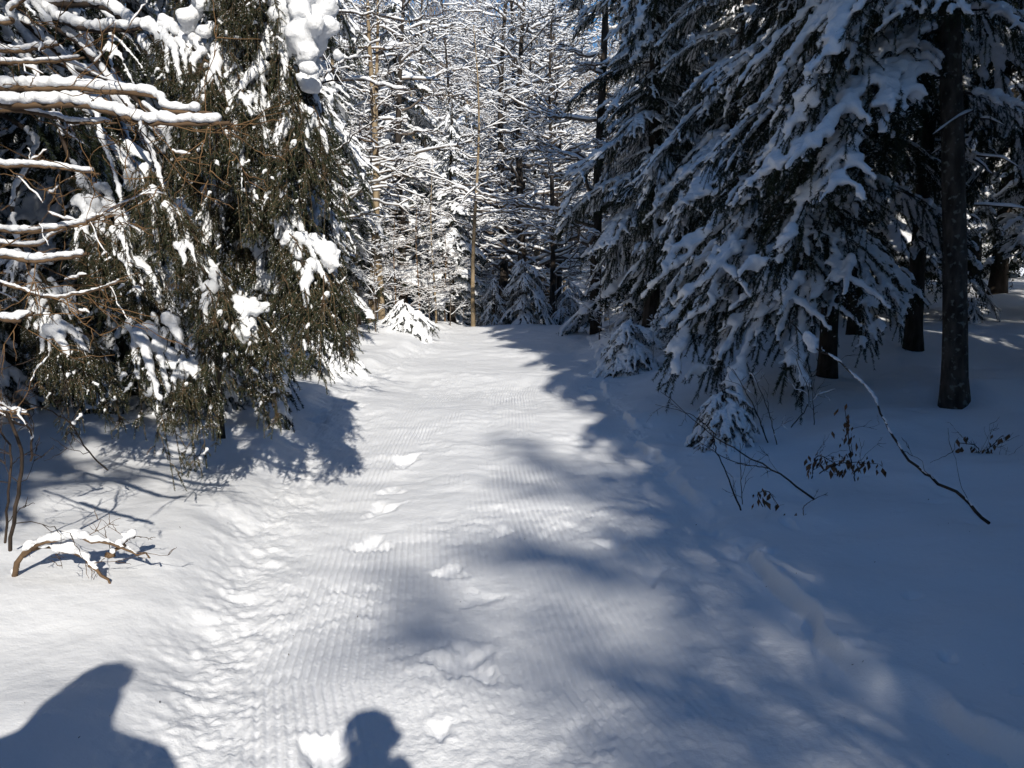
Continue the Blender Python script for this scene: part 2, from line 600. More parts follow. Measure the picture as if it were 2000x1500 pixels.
# ------------------------------------------------------------------ conifer boughs (templates)
def gen_bough(rng, L=1.5, width=0.55, a=0.10, b=0.45, hang=1.0, nside=8, K=6):
    """twigs of one flat, drooping spruce bough growing along +X"""
    s = np.linspace(0, 1, 9)
    w = rng.uniform(-0.12, 0.12)
    ax = np.stack([L * s * (1 - 0.12 * b * s), w * np.sin(s * 3) * L * 0.6, L * (a * s - b * s ** 2)], axis=1)
    axis = resample(ax, 12)
    side, sub, hg = [], [], []
    for k in range(nside):
        for sg in (-1, 1):
            t = (k + 0.8 + rng.uniform(-0.3, 0.3)) / (nside + 0.6)
            if t > 0.97:
                continue
            p = np.array([np.interp(t, np.linspace(0, 1, 12), axis[:, c]) for c in range(3)])
            l = width * (0.35 + 0.9 * math.sin(min(1, t * 1.25 + 0.12) * math.pi * 0.9)) * rng.uniform(0.7, 1.2) * (0.5 if t > 0.85 else 1)
            an = math.radians(rng.uniform(38, 62)) * sg * (1 - 0.45 * t)
            slope = a - 2 * b * t
            d = np.array([math.cos(an), math.sin(an), slope * 0.75 - 0.05])
            u = np.linspace(0, 1, K)[:, None]
            dr = rng.uniform(0.25, 0.6)
            pl = p + d * l * u + np.array([0, 0, -dr * l]) * u ** 2 + np.array([0.25 * l, -0.1 * sg * l, 0]) * u ** 2
            side.append(pl)
            for j in range(4):
                for s2 in (-1, 1):
                    if rng.random() < 0.2:
                        continue
                    tt = rng.uniform(0.2, 0.92)
                    q = p + d * l * tt + np.array([0, 0, -dr * l]) * tt ** 2 + np.array([0.25 * l, -0.1 * sg * l, 0]) * tt ** 2
                    l2 = l * rng.uniform(0.22, 0.42)
                    a2 = an + s2 * math.radians(rng.uniform(30, 55))
                    d2 = np.array([math.cos(a2), math.sin(a2), -0.35])
                    sub.append(q + d2 * l2 * u + np.array([0, 0, -0.45 * l2]) * u ** 2)
            nh = int(4 * hang)
            for j in range(nh):
                tt = rng.uniform(0.1, 1)
                q = p + d * l * tt + np.array([0, 0, -dr * l]) * tt ** 2
                l3 = rng.uniform(0.08, 0.20) * hang
                d3 = np.array([rng.uniform(0, .5), rng.uniform(-.3, .3), -0.8])
                hg.append(q + d3 * l3 * u)
    for j in range(int(10 * hang)):
        t = rng.uniform(0.1, 1)
        p = np.array([np.interp(t, np.linspace(0, 1, 12), axis[:, c]) for c in range(3)])
        u = np.linspace(0, 1, K)[:, None]
        hg.append(p + np.array([rng.uniform(-.2, .4), rng.uniform(-.3, .3), -0.9]) * rng.uniform(0.1, 0.26) * hang * u)
    return axis, np.array(side), np.array(sub), np.array(hg)


def bough_meshes(name, rng, detail=1.0, voxel=0.017, snow=1.0, mat=None, sr=0.042, **kw):
    axis, side, sub, hg = gen_bough(rng, **kw)
    g = Geo()
    rr = np.linspace(0.016, 0.003, 12)[None]
    g.add(*tubes(axis[None], rr, 5 if detail > .5 else 3), m=0)
    kk = side.shape[1]
    g.add(*tubes(side, np.broadcast_to(np.linspace(0.006, 0.002, kk), side.shape[:2]), 3), m=0)
    if detail > 0.5:
        g.add(*tubes(sub, np.broadcast_to(np.linspace(0.004, 0.0015, kk), sub.shape[:2]), 3), m=0)
    P = np.concatenate([side, sub, hg])
    if detail > 0.5:
        g.add(*needles(P, 620 * detail, 0.024, 0.0042, rng), m=1)
        g.add(*needles(np.concatenate([side, sub]), 55 * detail, 0.018, 0.007, rng, 0.7, -0.3), m=2)
    else:
        g.add(*needles(P, 110 * detail * 2, 0.05, 0.013, rng), m=1)
    me = g.mesh(name, [M_TWIG_DARK, mat or M_NEEDLE, M_SNOW], smooth=False)
    c0, r0 = blobs_on([axis], sr * 1.15, sr * 0.9, 0.75, rng, 0.12, 0.97, keep=1)
    c1, r1 = blobs_on(side, sr * 1.1, sr * 0.62, 0.75, rng, 0.03, rng.uniform(0.8, 0.95), keep=0.9 * snow)
    c2, r2 = blobs_on(sub, sr * 0.85, sr * 0.5, 0.8, rng, 0.0, 0.85, keep=0.72 * snow)
    if len(c1) == 0:
        c1, r1 = c0, r0
    # piled caps
    k = rng.integers(0, len(c1), max(4, int(10 * snow)))
    c3 = c1[k] + np.array([0, 0, 0.012])
    r3 = r1[k] * rng.uniform(1.2, 1.7, len(k))
    sn = blob_mesh(name + "_snow", np.concatenate([c0, c1, c2, c3]), np.concatenate([r0, r1, r2, r3]), voxel, 0.68,
                   smooth_it=3, lump=0.30, seed=int(rng.integers(1, 99)))
    return me, sn


def gen_spray(name, rng, L=0.75, dens=1.0, voxel=0.014, mat=None, snow=1.0):
    """a hanging hemlock-like spray: strands that fall almost straight down from the limb"""
    strands, subs = [], []
    K = 7
    u = np.linspace(0, 1, K)[:, None]
    n = 7
    for k in range(n):
        p = np.array([rng.uniform(-0.05, 0.22), rng.uniform(-0.16, 0.16), rng.uniform(-0.04, 0.02)])
        l = L * rng.uniform(0.55, 1.05)
        out = np.array([rng.uniform(0.15, 0.42), rng.uniform(-0.22, 0.22), 0.02])
        pl = p + out * l * (1 - (1 - u) ** 2) + np.array([0, 0, -1.0]) * l * u ** 1.45
        strands.append(pl)
        for j in range(13):
            t = rng.uniform(0.08, 0.97)
            q = p + out * l * (1 - (1 - t) ** 2) + np.array([0, 0, -1.0]) * l * t ** 1.45
            l2 = rng.uniform(0.08, 0.21) * (1.15 - 0.5 * t)
            az = rng.uniform(-2.6, 2.6)
            d = np.array([math.cos(az) * 0.65, math.sin(az) * 0.65, -0.2])
            sb = q + d * l2 * u + np.array([0, 0, -0.95 * l2]) * u ** 2
            subs.append(sb)
            for m in range(3):
                i = rng.integers(1, K - 1)
                a3 = az + rng.choice([-1, 1]) * rng.uniform(0.5, 1.0)
                l3 = l2 * rng.uniform(0.25, 0.5)
                subs.append(sb[i] + np.array([math.cos(a3), math.sin(a3), -0.3]) * l3 * u + np.array([0, 0, -0.4 * l3]) * u ** 2)
    strands, subs = np.array(strands), np.array(subs)
    g = Geo()
    g.add(*tubes(strands, np.broadcast_to(np.linspace(0.005, 0.0018, K), strands.shape[:2]), 3), m=0)
    g.add(*tubes(subs, np.broadcast_to(np.linspace(0.0028, 0.001, K), subs.shape[:2]), 3), m=0)
    g.add(*needles(np.concatenate([strands, subs]), 560 * dens, 0.018, 0.0036, rng, 0.8, 0.3), m=1)
    g.add(*needles(subs, 26 * dens * (0.3 + snow), 0.013, 0.005, rng, 0.6, -0.4), m=2)
    me = g.mesh(name, [M_TWIG, mat or M_NEEDLE_L, M_SNOW], smooth=False)
    c1, r1 = blobs_on(strands, 0.055, 0.024, 0.6, rng, 0.0, rng.uniform(0.25, 0.6), keep=0.55 * snow, lift=0.7)
    c2, r2 = blobs_on(subs, 0.022, 0.012, 0.8, rng, 0.0, 0.8, keep=0.045 * snow, lift=0.7)
    if len(c1) == 0:
        c1, r1 = blobs_on(strands[:1], 0.03, 0.012, 0.7, rng, 0, 0.4)
    sn = blob_mesh(name + "_snow", np.concatenate([c1, c2]), np.concatenate([r1, r2]), voxel, 0.9, smooth_it=3, lump=0.35,
                   seed=int(rng.integers(1, 99)))
    return me, sn


rb = np.random.default_rng(21)
BOUGH_A = [bough_meshes("bough", rb, 1.0, 0.019, sr=0.052, L=1.5, width=rb.uniform(0.48, 0.6), a=0.14, b=rb.uniform(0.5, 0.72), nside=7, hang=1.6, snow=0.72) for _ in range(4)]
BOUGH_D = [bough_meshes("bough", rb, 1.0, 0.019, sr=0.048, L=1.5, width=0.5, a=0.0, b=rb.uniform(0.75, 1.0), snow=0.68, nside=7, hang=1.7) for _ in range(3)]
BOUGH_T = [bough_meshes("bough", rb, 1.0, 0.017, L=1.35, width=0.42, a=0.0, b=0.5, snow=0.25, sr=0.026, hang=1.4) for _ in range(2)]
BOUGH_M = [bough_meshes("bough", rb, 1.0, 0.013, sr=0.036, L=0.55, width=0.27, a=0.1, b=0.6, nside=4, hang=0.6, snow=0.85) for _ in range(3)]
BOUGH_S = [bough_meshes("bough", rb, 1.0, 0.026, sr=0.085, L=1.5, width=0.55, a=0.12, b=0.55, nside=4, hang=1.2, snow=0.8) for _ in range(2)]
SPRAY = [gen_spray("spray", rb, L=rb.uniform(0.7, 0.95), snow=1.15) for _ in range(5)]
SPRAY_BARE = [gen_spray("spray", rb, L=rb.uniform(0.6, 0.8), snow=0.25) for _ in range(2)]
LOW = [bough_meshes("low", rb, 0.4, 0.042, L=1.5, width=0.55, a=0.05, b=rb.uniform(0.4, 0.8), nside=6, sr=0.055, snow=0.9, hang=1.2) for _ in range(4)]


def read_mesh(me):
    n = len(me.vertices)
    co = np.empty(n * 3, np.float32)
    me.vertices.foreach_get("co", co)
    me.calc_loop_triangles()
    t = np.empty(len(me.loop_triangles) * 3, np.int32)
    me.loop_triangles.foreach_get("vertices", t)
    mi = np.empty(len(me.loop_triangles), np.int32)
    me.loop_triangles.foreach_get("material_index", mi)
    return co.reshape(-1, 3).astype(float), t.reshape(-1, 3), mi


LOW_RAW = [(read_mesh(a), read_mesh(b)) for a, b in LOW]


def taper_profile(t, kind):
    if kind == "spruce":
        return (1 - t) ** 0.8 * 0.95 + 0.08
    if kind == "tall":
        return np.clip(1.1 * (1 - t) ** 0.6, 0.12, 1.0)
    return 1.0


def crown_template(rng, H=8.0, R=2.0, n=64, kind="spruce", z0=0.1):
    g, s = Geo(), Geo()
    for k in range(n):
        t = z0 + (0.98 - z0) * (k + rng.random()) / n
        z = H * t
        az = k * 2.4 + rng.uniform(-0.4, 0.4)
        r = R * taper_profile(t, kind) * rng.uniform(0.75, 1.15) / 1.5
        (V, F, mi), (SV, SF, _) = LOW_RAW[rng.integers(len(LOW_RAW))]
        c, sn = math.cos(az), math.sin(az)
        M = np.array([[c, -sn, 0], [sn, c, 0], [0, 0, 1]]).T
        sc_ = np.array([r, r * rng.uniform(0.9, 1.2), max(r, 0.55)])
        off = np.array([0, 0, z])
        VV = (V * sc_) @ M + off
        for m_ in (0, 1):
            f = F[mi == m_]
            if len(f):
                g.V.append(VV) if m_ == 0 else None
                if m_ == 0:
                    base = g.n
                    g.n += len(VV)
                g.F.append(f + base)
                g.M.append(m_)
        s.add((SV * sc_) @ M + off, SF)
    return g.mesh("crown", [M_TWIG_DARK, M_NEEDLE], smooth=False), s.mesh("snow_load", [M_SNOW])


rc = np.random.default_rng(5)
CROWNS = [crown_template(rc, 8, 1.9, 70, "spruce"), crown_template(rc, 8, 1.6, 60, "tall", 0.14), crown_template(rc, 8, 2.2, 80, "spruce", 0.06)]


def trunk_mesh(H, r0, r1, rng, mat, lean=(0, 0), K=30, sides=14, flare=1.35):
    z = -0.25 + (H + 0.25) * np.linspace(0, 1, K) ** 1.7
    t = np.clip(z / H, 0, 1)
    x = lean[0] * t ** 1.2 + 0.012 * H * np.sin(t * rng.uniform(3, 6) + rng.uniform(0, 6)) * t
    y = lean[1] * t ** 1.2 + 0.012 * H * np.sin(t * rng.uniform(3, 6) + rng.uniform(0, 6)) * t
    r = r0 + (r1 - r0) * t
    r = r * (1 + (flare - 1) * np.exp(-np.clip(z, 0, None) / (2.2 * r0)))
    P = np.stack([x, y, z], axis=1)[None]
    V, F = tubes(P, r[None], sides)
    V = V + norm(np.stack([V[:, 0] - np.repeat(x, sides), V[:, 1] - np.repeat(y, sides), 0 * V[:, 0]], axis=1)) * (
        0.07 * r0 * vnoise(V[:, 0] * 9 / max(r0, .05) * .12, V[:, 1] * 9 / max(r0, .05) * .12, V[:, 2] * 3, 5))[:, None]
    return mesh_from("trunk", V, [F], [mat]), (x, y, z)


def far_conifer(x, y, H, crown, rz, label, group=None, wide=1.0, name="spruce_tree", trunk_r=None):
    rng = np.random.default_rng(int(abs(x * 31 + y * 17) * 10) + 1)
    t = thing(name, label, "tree", (x, y, gz(x, y)), rz, group)
    k = H / 8.0
    me, _ = TRUNKS[crown]
    link("trunk", me, t, scale=(k, k, k))
    c, s = CROWNS[crown]
    link("crown", c, t, scale=(k * wide, k * wide, k))
    link("snow_load", s, t, scale=(k * wide, k * wide, k))
    return t


TRUNKS = [trunk_mesh(7.9, 0.11, 0.012, rc, M_BARK_DARK) for _ in range(3)]


def spruce(x, y, H, r, R, zlo, zhi, n, label, fams, rz=0.0, seed=1, mat=None, group=None, cat="tree", bias=None, prof="tall", lean=(0, 0), extra=()):
    """a near spruce whose boughs are parts of their own"""
    rng = np.random.default_rng(seed)
    z0 = gz(x, y)
    t = thing("spruce_tree", label, cat, (x, y, z0), rz, group)
    me, (tx, ty, tz) = trunk_mesh(H, r, r * 0.35, rng, mat or M_BARK_DARK, lean=lean)
    link("trunk", me, t)
    for k in range(n):
        f = (k + rng.random()) / n
        z = zlo + (zhi - zlo) * f
        az = k * 2.399963 + rng.uniform(-0.35, 0.35)
        if bias is not None and rng.random() < bias[1]:
            az = bias[0] + rng.normal(0, 0.6)
        sc_ = R * (float(taper_profile((z / H) * 0.7, prof))) / 1.5 * rng.uniform(0.6, 1.22)
        fam = fams[rng.integers(len(fams))]
        a, s = fam[rng.integers(len(fam))]
        bx, by = np.interp(z, tz, tx), np.interp(z, tz, ty)
        tilt = rng.uniform(-0.12, 0.22)
        o = link("bough", a, t, (bx, by, z), (rng.uniform(-.12, .12), tilt, az), (sc_, sc_ * rng.uniform(0.85, 1.15), sc_))
        link("snow_load", s, o)
    for z, deg, sc_, tilt in extra:
        a, s = BOUGH_D[rng.integers(len(BOUGH_D))]
        o = link("bough", a, t, (0, 0, z), (0, tilt, math.radians(deg)), (sc_, sc_, sc_))
        link("snow_load", s, o)
    return t


# ------------------------------------------------------------------ bare trees (templates)
def grow_tree(rng, H=9.0, r0=0.07, spread=2.2, n1=34, zmin=0.12, up=0.25, n2=7, n3=4, wander=0.12, tip=True):
    K = 7
    u = np.linspace(0, 1, K)
    tz = np.linspace(-0.2, H, 14)
    tt = np.clip(tz / H, 0, 1)
    trunk = np.stack([0.02 * H * np.sin(tt * 5 + rng.uniform(0, 6)) * tt, 0.02 * H * np.sin(tt * 4 + rng.uniform(0, 6)) * tt, tz], axis=1)
    L1, R1, L2, R2, L3, R3 = [], [], [], [], [], []

    def poly(p, d, l, sag, jit):
        j = np.cumsum(rng.normal(0, jit, (K, 3)), axis=0) * l / K
        j -= j[0]
        return p + d * l * u[:, None] + np.array([0, 0, sag * l]) * (u ** 2)[:, None] + j

    for k in range(n1):
        t = zmin + (1 - zmin) * (k + rng.random()) / n1
        p = np.array([np.interp(t * H, tz, trunk[:, c]) for c in range(3)])
        az = k * 2.4 + rng.uniform(-0.6, 0.6)
        l = spread * (1.05 - 0.75 * t) * rng.uniform(0.5, 1.1)
        d = np.array([math.cos(az), math.sin(az), up + rng.uniform(-0.15, 0.3)])
        pl = poly(p, d, l, rng.uniform(-0.15, 0.15), wander * 3)
        L1.append(pl)
        rb_ = r0 * 0.38 * (1.1 - 0.7 * t)
        R1.append(np.linspace(rb_, rb_ * 0.3, K))
        for j in range(n2):
            s = rng.uniform(0.2, 0.98)
            q = np.array([np.interp(s, u, pl[:, c]) for c in range(3)])
            a2 = az + rng.choice([-1, 1]) * rng.uniform(0.4, 1.0)
            l2 = l * rng.uniform(0.25, 0.5) * (1.15 - 0.5 * s)
            d2 = np.array([math.cos(a2), math.sin(a2), up * 0.7 + rng.uniform(-0.25, 0.3)])
            p2 = poly(q, d2, l2, rng.uniform(-0.2, 0.15), wander * 3)
            L2.append(p2)
            R2.append(np.linspace(rb_ * 0.45, rb_ * 0.2, K))
            for m in range(n3):
                s3 = rng.uniform(0.25, 1.0)
                q3 = np.array([np.interp(s3, u, p2[:, c]) for c in range(3)])
                a3 = a2 + rng.choice([-1, 1]) * rng.uniform(0.4, 1.1)
                l3 = l2 * rng.uniform(0.3, 0.6)
                d3 = np.array([math.cos(a3), math.sin(a3), rng.uniform(-0.3, 0.4)])
                L3.append(poly(q3, d3, l3, rng.uniform(-0.2, 0.2), wander * 3))
                R3.append(np.linspace(rb_ * 0.25, rb_ * 0.12, K))
    return trunk, [(np.array(L1), np.array(R1)), (np.array(L2), np.array(R2)), (np.array(L3), np.array(R3))]


def snow_tubes(P, R, thick, rng, sides=5, keep=0.9, base=0.008):
    """snow lying along the top of twigs"""
    N, K, _ = P.shape
    m = rng.random(N) < keep
    P, R = P[m], R[m]
    if len(P) == 0:
        return np.zeros((0, 3)), np.zeros((0, 4), int)
    N = len(P)
    T = norm(np.gradient(P, axis=1))
    flat = np.clip(1.05 - np.abs(T[..., 2]), 0, 1) ** 0.6
    sr = (R * 0.75 + base * thick) * flat * (0.75 + 0.6 * rng.random((N, K)))
    sr[:, 0] *= 0.6
    sr[:, -1] *= 0.25
    C = P.copy()
    C[..., 2] += R * 0.6 + sr * 0.75
    return tubes(C, sr, sides)


def bare_template(rng, bark, twig, min_r=0.0035, snow=1.0, sides=(9, 4, 3), **kw):
    trunk, levels = grow_tree(rng, **kw)
    r0 = kw.get("r0", 0.07)
    gt = Geo()
    gt.add(*tubes(trunk[None], (r0 * (1.05 - 0.9 * np.linspace(0, 1, 14)))[None], sides[0]))
    tm = gt.mesh("trunk", [bark])
    gb, gs = Geo(), Geo()
    for i, (P, R) in enumerate(levels):
        if len(P) == 0:
            continue
        R = np.maximum(R, min_r)
        gb.add(*tubes(P, R, sides[1] if i == 0 else sides[2]))
        gs.add(*snow_tubes(P, R, snow * (1.3, 1.0, 0.8)[i], rng, 5 if i == 0 else 4))
    return tm, gb.mesh("branches", [twig]), gs.mesh("snow_load", [M_SNOW])


rt = np.random.default_rng(11)
BARE = [
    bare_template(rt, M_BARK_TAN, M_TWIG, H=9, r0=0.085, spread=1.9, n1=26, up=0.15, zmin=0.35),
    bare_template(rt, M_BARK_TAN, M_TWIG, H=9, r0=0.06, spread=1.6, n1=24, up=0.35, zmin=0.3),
    bare_template(rt, M_BARK_DARK, M_TWIG_GREY, H=11, r0=0.14, spread=3.4, n1=34, up=0.2, n2=8, snow=1.5),
    bare_template(rt, M_BARK_DARK, M_TWIG_GREY, H=10, r0=0.09, spread=2.8, n1=34, up=0.3, snow=1.4),
]
HIGH = [bare_template(rt, M_BARK_DARK, M_TWIG_GREY, H=10, r0=0.06, spread=1.9, n1=26, up=0.35, zmin=0.52, n2=9, n3=5)]
THICKET = [bare_template(rt, M_TWIG_ORANGE, M_TWIG_ORANGE, H=3.2, r0=0.025, spread=1.3, n1=26, up=0.25, n2=6, n3=3, snow=0.55, min_r=0.004)]
BRUSH = [bare_template(rt, M_TWIG_GREY, M_TWIG_GREY, H=2.6, r0=0.02, spread=1.1, n1=22, up=0.5, n2=5, n3=3, snow=0.8, min_r=0.003) for _ in range(2)]


def bare_tree(x, y, k, tpl, rz, label, group=None, name="bare_tree", src=None, z=None, tilt=(0, 0), kxy=1.0, cat="tree"):
    tm, bmh, sm = (src or BARE)[tpl]
    t = thing(name, label, cat, (x, y, gz(x, y) if z is None else z), rz, group)
    t.rotation_euler = (tilt[0], tilt[1], rz)
    link("trunk" if cat == "tree" else "stem", tm, t, scale=(k * kxy, k * kxy, k))
    link("branches", bmh, t, scale=(k, k, k))
    link("snow_load", sm, t, scale=(k, k, k))
    return t


# ------------------------------------------------------------------ right bank: shaded spruces
spruce(4.45, 8.0, 15.0, 0.115, 2.0, 3.0, 14.0, 90, "large spruce on the right bank whose thick spotted trunk stands bare down to the snow",
       [BOUGH_A, BOUGH_A, BOUGH_D], seed=3, mat=M_BARK, bias=(math.radians(215), 0.35), lean=(-2.0, 0))
spruce(3.75, 9.5, 15, 0.10, 1.85, 1.55, 14, 130, "dense snowy spruce left of the thick spotted trunk, boughs sweeping low over the bank",
       [BOUGH_A, BOUGH_A, BOUGH_D, BOUGH_T, BOUGH_T], seed=4, bias=(math.radians(225), 0.3),
       extra=[(2.3, 225, 1.6, 0), (2.05, 212, 1.45, 0.05), (2.4, 240, 1.5, 0), (2.65, 205, 1.65, 0), (1.85, 236, 1.15, 0), (1.7, 190, 1.0, 0), (1.75, 265, 1.0, 0)])
spruce(3.9, 14.2, 12.0, 0.13, 2.1, 2.0, 11, 80, "spruce with a dark bare lower stem behind the rounded snow hump",
       [BOUGH_A, BOUGH_D, BOUGH_T], seed=5)
spruce(2.8, 16.2, 12.5, 0.15, 1.8, 2.1, 12, 100, "snow-clad spruce nearest the far end of the trail on its right side",
       [BOUGH_A, BOUGH_D, BOUGH_A, BOUGH_T], seed=6)
spruce(5.35, 10.7, 9.0, 0.105, 1.8, 2.7, 8, 46, "spruce with a slim dark trunk just left of and behind the thick spotted trunk",
       [BOUGH_A, BOUGH_T, BOUGH_T], seed=7)
spruce(5.1, 12.0, 9.0, 0.09, 1.8, 2.5, 8, 40, "spruce with a short dark stump-like stem showing below its skirt of boughs",
       [BOUGH_D, BOUGH_T], seed=8)
spruce(7.2, 9.5, 13, 0.12, 2.1, 3.2, 12, 60, "snowy spruce at the right edge behind the thick spotted trunk",
       [BOUGH_A, BOUGH_A, BOUGH_T], seed=9, bias=(math.radians(200), 0.3))

G_RB = "spruces in the dark forest on the right bank"
rs = np.random.default_rng(31)
for i, (x, y, H) in enumerate([(6.3, 15, 10), (9.6, 13.5, 11), (5.0, 18.5, 12), (7.2, 19, 12), (10.5, 17.5, 12), (4.2, 21.5, 12), (9.2, 23, 13),
                               (12.5, 22, 13), (6.2, 25, 13), (14.5, 17, 12), (11, 28, 14), (15, 28, 14), (4.6, 28, 12), (8, 31, 14), (18, 24, 14)]):
    far_conifer(x, y, H, i % 3, rs.uniform(0, 6), "dim snow-dusted spruce deep in the shaded forest on the right bank", G_RB, wide=1.0)

# dead stubs on the bare lower trunks
rk = np.random.default_rng(55)
for root in [o for o in bpy.data.objects if o.name.startswith("spruce_tree") and o.parent is None][:7]:
    if abs(root.location.x) < 4.3:
        continue
    for k in range(7):
        z = rk.uniform(0.7, 3.2)
        az = rk.uniform(0, 6.28)
        ln = rk.uniform(0.12, 0.7)
        p0 = np.array([0, 0, z])
        d = np.array([math.cos(az), math.sin(az), rk.uniform(-0.35, 0.15)])
        uu = np.linspace(0, 1, 6)[:, None]
        P = (p0 + d * (0.05 + ln * uu) + np.array([0, 0, -0.15 * ln]) * uu ** 2 + np.cumsum(rk.normal(0, 0.012, (6, 3)), axis=0) * uu)[None]
        R = np.linspace(0.011, 0.003, 6)[None]
        V, F = tubes(P, R, 5)
        so = link("dead_branch", mesh_from("dead_branch", V, [F], [M_TWIG_DARK]), root)
        V, F = snow_tubes(P, R, 1.2, rk, 5, keep=1.0)
        link("snow_load", mesh_from("snow_load", V, [F], [M_SNOW]), so)

# ------------------------------------------------------------------ left side conifers
spruce(-4.3, 9.0, 10.0, 0.13, 2.1, 0.9, 9, 62, "snowy spruce standing directly behind the hanging hemlock boughs on the left",
       [BOUGH_D, BOUGH_T, BOUGH_A], seed=13, bias=(math.radians(-60), 0.3))
spruce(-6.3, 8.2, 10.0, 0.13, 2.2, 0.8, 9, 56, "spruce at the left edge behind the bare snow-topped branches",
       [BOUGH_D, BOUGH_T, BOUGH_T], seed=14, bias=(math.radians(-50), 0.3))
spruce(-3.9, 12.6, 11.0, 0.12, 1.9, 0.8, 10, 56, "spruce half hidden on the left where the trail bank begins to rise",
       [BOUGH_D, BOUGH_T], seed=15)
G_LB = "conifers in the forest on the left"
for i, (x, y, H) in enumerate([(-5.6, 12.5, 11), (-8.2, 11.5, 11), (-6.0, 16, 12), (-8.8, 16.5, 12), (-11.5, 14, 12), (-5.2, 20, 12), (-8, 21.5, 13),
                               (-11.5, 19.5, 13), (-14.5, 20, 13), (-10, 26, 14), (-6.8, 27, 12), (-14, 27, 14), (-18, 25, 14)]):
    far_conifer(x, y, H, (i + 1) % 3, rs.uniform(0, 6), "snow-laden conifer deeper in the left forest", G_LB, wide=1.0)


# ------------------------------------------------------------------ the overhanging hemlock on the left
def limb_part(parent, pts, r0, r1, rng, snow_r=0.04, name="limb", mat=None, snow_keep=1.0, K=26, sides=8, snow_s=(0.0, 0.95), voxel=0.014, lump=0.28, wob=0.008):
    P = resample(pts, K)
    P[1:-1] += rng.normal(0, wob, (K - 2, 3))
    R = np.linspace(r0, r1, K) * rng.uniform(0.9, 1.12, K)
    V, F = tubes(P[None], R[None], sides)
    base = np.array(parent.location)
    o = link(name, mesh_from(name, V - base, [F], [mat or M_TWIG_DARK]), parent)
    if snow_r > 0:
        C, S = blobs_on([P + np.array([0, 0, r0 * 0.6])], snow_r, snow_r * 0.6, 0.55, rng, snow_s[0], snow_s[1], lift=0.55, jitter=0.22, slope_pow=0.5)
        if snow_keep < 1:
            m = vnoise2(np.arange(len(C)) * 0.13, np.zeros(len(C)), int(rng.integers(99))) < (snow_keep * 2 - 1)
            C, S = C[m], S[m]
        if len(C) > 2:
            s = blob_mesh("snow_load", C, S, voxel, 0.85, smooth_it=5, lump=lump, seed=int(rng.integers(99)))
            s.transform(Matrix.Translation(tuple(-base)))
            link("snow_load", s, o)
    return o, P


rh = np.random.default_rng(77)
HEM = np.array([-4.7, 5.9, 0.0])
HEM[2] = gz(HEM[0], HEM[1])
hem = thing("hemlock_tree", "big hemlock overhanging the trail from the left, its green boughs hanging like a curtain", "tree", tuple(HEM))
tmesh, (hx, hy, hz) = trunk_mesh(9, 0.14, 0.04, rh, M_BARK_DARK)
link("trunk", tmesh, hem)
# limbs: photo pixels of their run with a real distance for each point
LIMBS = [
    ([(60, 0, 5.9), (230, 20, 5.6), (380, 200, 5.2), (520, 330, 4.9), (605, 470, 4.6), (640, 600, 4.45)], 0.026, 0.055, 26),
    ([(50, -60, 5.9), (260, -120, 5.5), (430, -60, 5.1), (540, 60, 4.8), (590, 200, 4.7), (610, 330, 4.65)], 0.026, 0.075, 24),
    ([(60, 20, 5.9), (200, 120, 5.5), (300, 260, 5.3), (370, 430, 5.15), (450, 560, 5.05), (500, 660, 5.0)], 0.022, 0.040, 16),
    ([(60, 60, 5.9), (170, 170, 5.6), (240, 330, 5.3), (300, 540, 5.1), (350, 660, 5.05), (410, 780, 5.0)], 0.020, 0.036, 12),
    ([(50, -100, 5.9), (300, -60, 5.9), (450, 130, 5.7), (560, 300, 5.5), (620, 420, 5.3), (650, 520, 5.2)], 0.024, 0.06, 22),
    ([(60, 10, 5.9), (180, 60, 5.4), (330, 60, 4.9), (450, 140, 4.7), (520, 240, 4.6)], 0.022, 0.05, 18),
    ([(60, 100, 5.9), (250, 170, 5.7), (380, 300, 5.6), (490, 420, 5.5), (560, 520, 5.4), (600, 590, 5.3)], 0.020, 0.045, 20),
    ([(50, -140, 5.9), (250, -200, 5.4), (400, -160, 4.9), (500, -60, 4.7), (570, 20, 4.6)], 0.022, 0.08, 18),
    ([(60, 260, 5.9), (30, 400, 5.6), (80, 520, 5.4), (130, 620, 5.3), (170, 680, 5.2)], 0.018, 0.04, 14),
    ([(60, 160, 5.9), (140, 300, 5.5), (200, 420, 5.4), (260, 520, 5.3)], 0.018, 0.035, 12),
]
for pts, r0, sr, ns in LIMBS:
    w = [at(-235, pts[0][1] * 0.5 - 120 if pts[0][1] < 150 else pts[0][1] - 130, 5.9)] + [at(p[0] - 28 * min(1, i / 3), p[1] - (-10 if pts[-1][1] > 590 else 0) * i / 5, p[2]) for i, p in enumerate(pts)]
    o, P = limb_part(hem, w, r0, 0.006, rh, snow_r=sr, snow_keep=0.85, snow_s=(0.15, 1.0), voxel=0.016)
    s0 = 0.55 if pts[-1][0] < 550 else 0.42
    for k in range(int(ns * 0.88)):
        s = s0 + (1 - s0) * (k + rh.random()) / ns
        p = np.array([np.interp(s, np.linspace(0, 1, len(P)), P[:, c]) for c in range(3)])
        i = min(int(s * (len(P) - 1)), len(P) - 2)
        d = P[i + 1] - P[i]
        az = math.atan2(d[1], d[0]) + rh.normal(0, 0.9)
        fam = SPRAY if rh.random() < 0.55 else SPRAY_BARE
        a, sn = fam[rh.integers(len(fam))]
        sc_ = rh.uniform(0.45, 0.85) * (0.75 + 0.35 * s)
        room = p[2] - gz(p[0], p[1])
        sc_ = min(sc_, max(0.3, (room - 0.12) / 0.8))
        b = link("bough", a, hem, tuple(p - HEM), (rh.uniform(-.1, .1), rh.uniform(-.1, .15), az), (sc_, sc_, sc_ * rh.uniform(0.95, 1.3)))
        link("snow_load", sn, b)
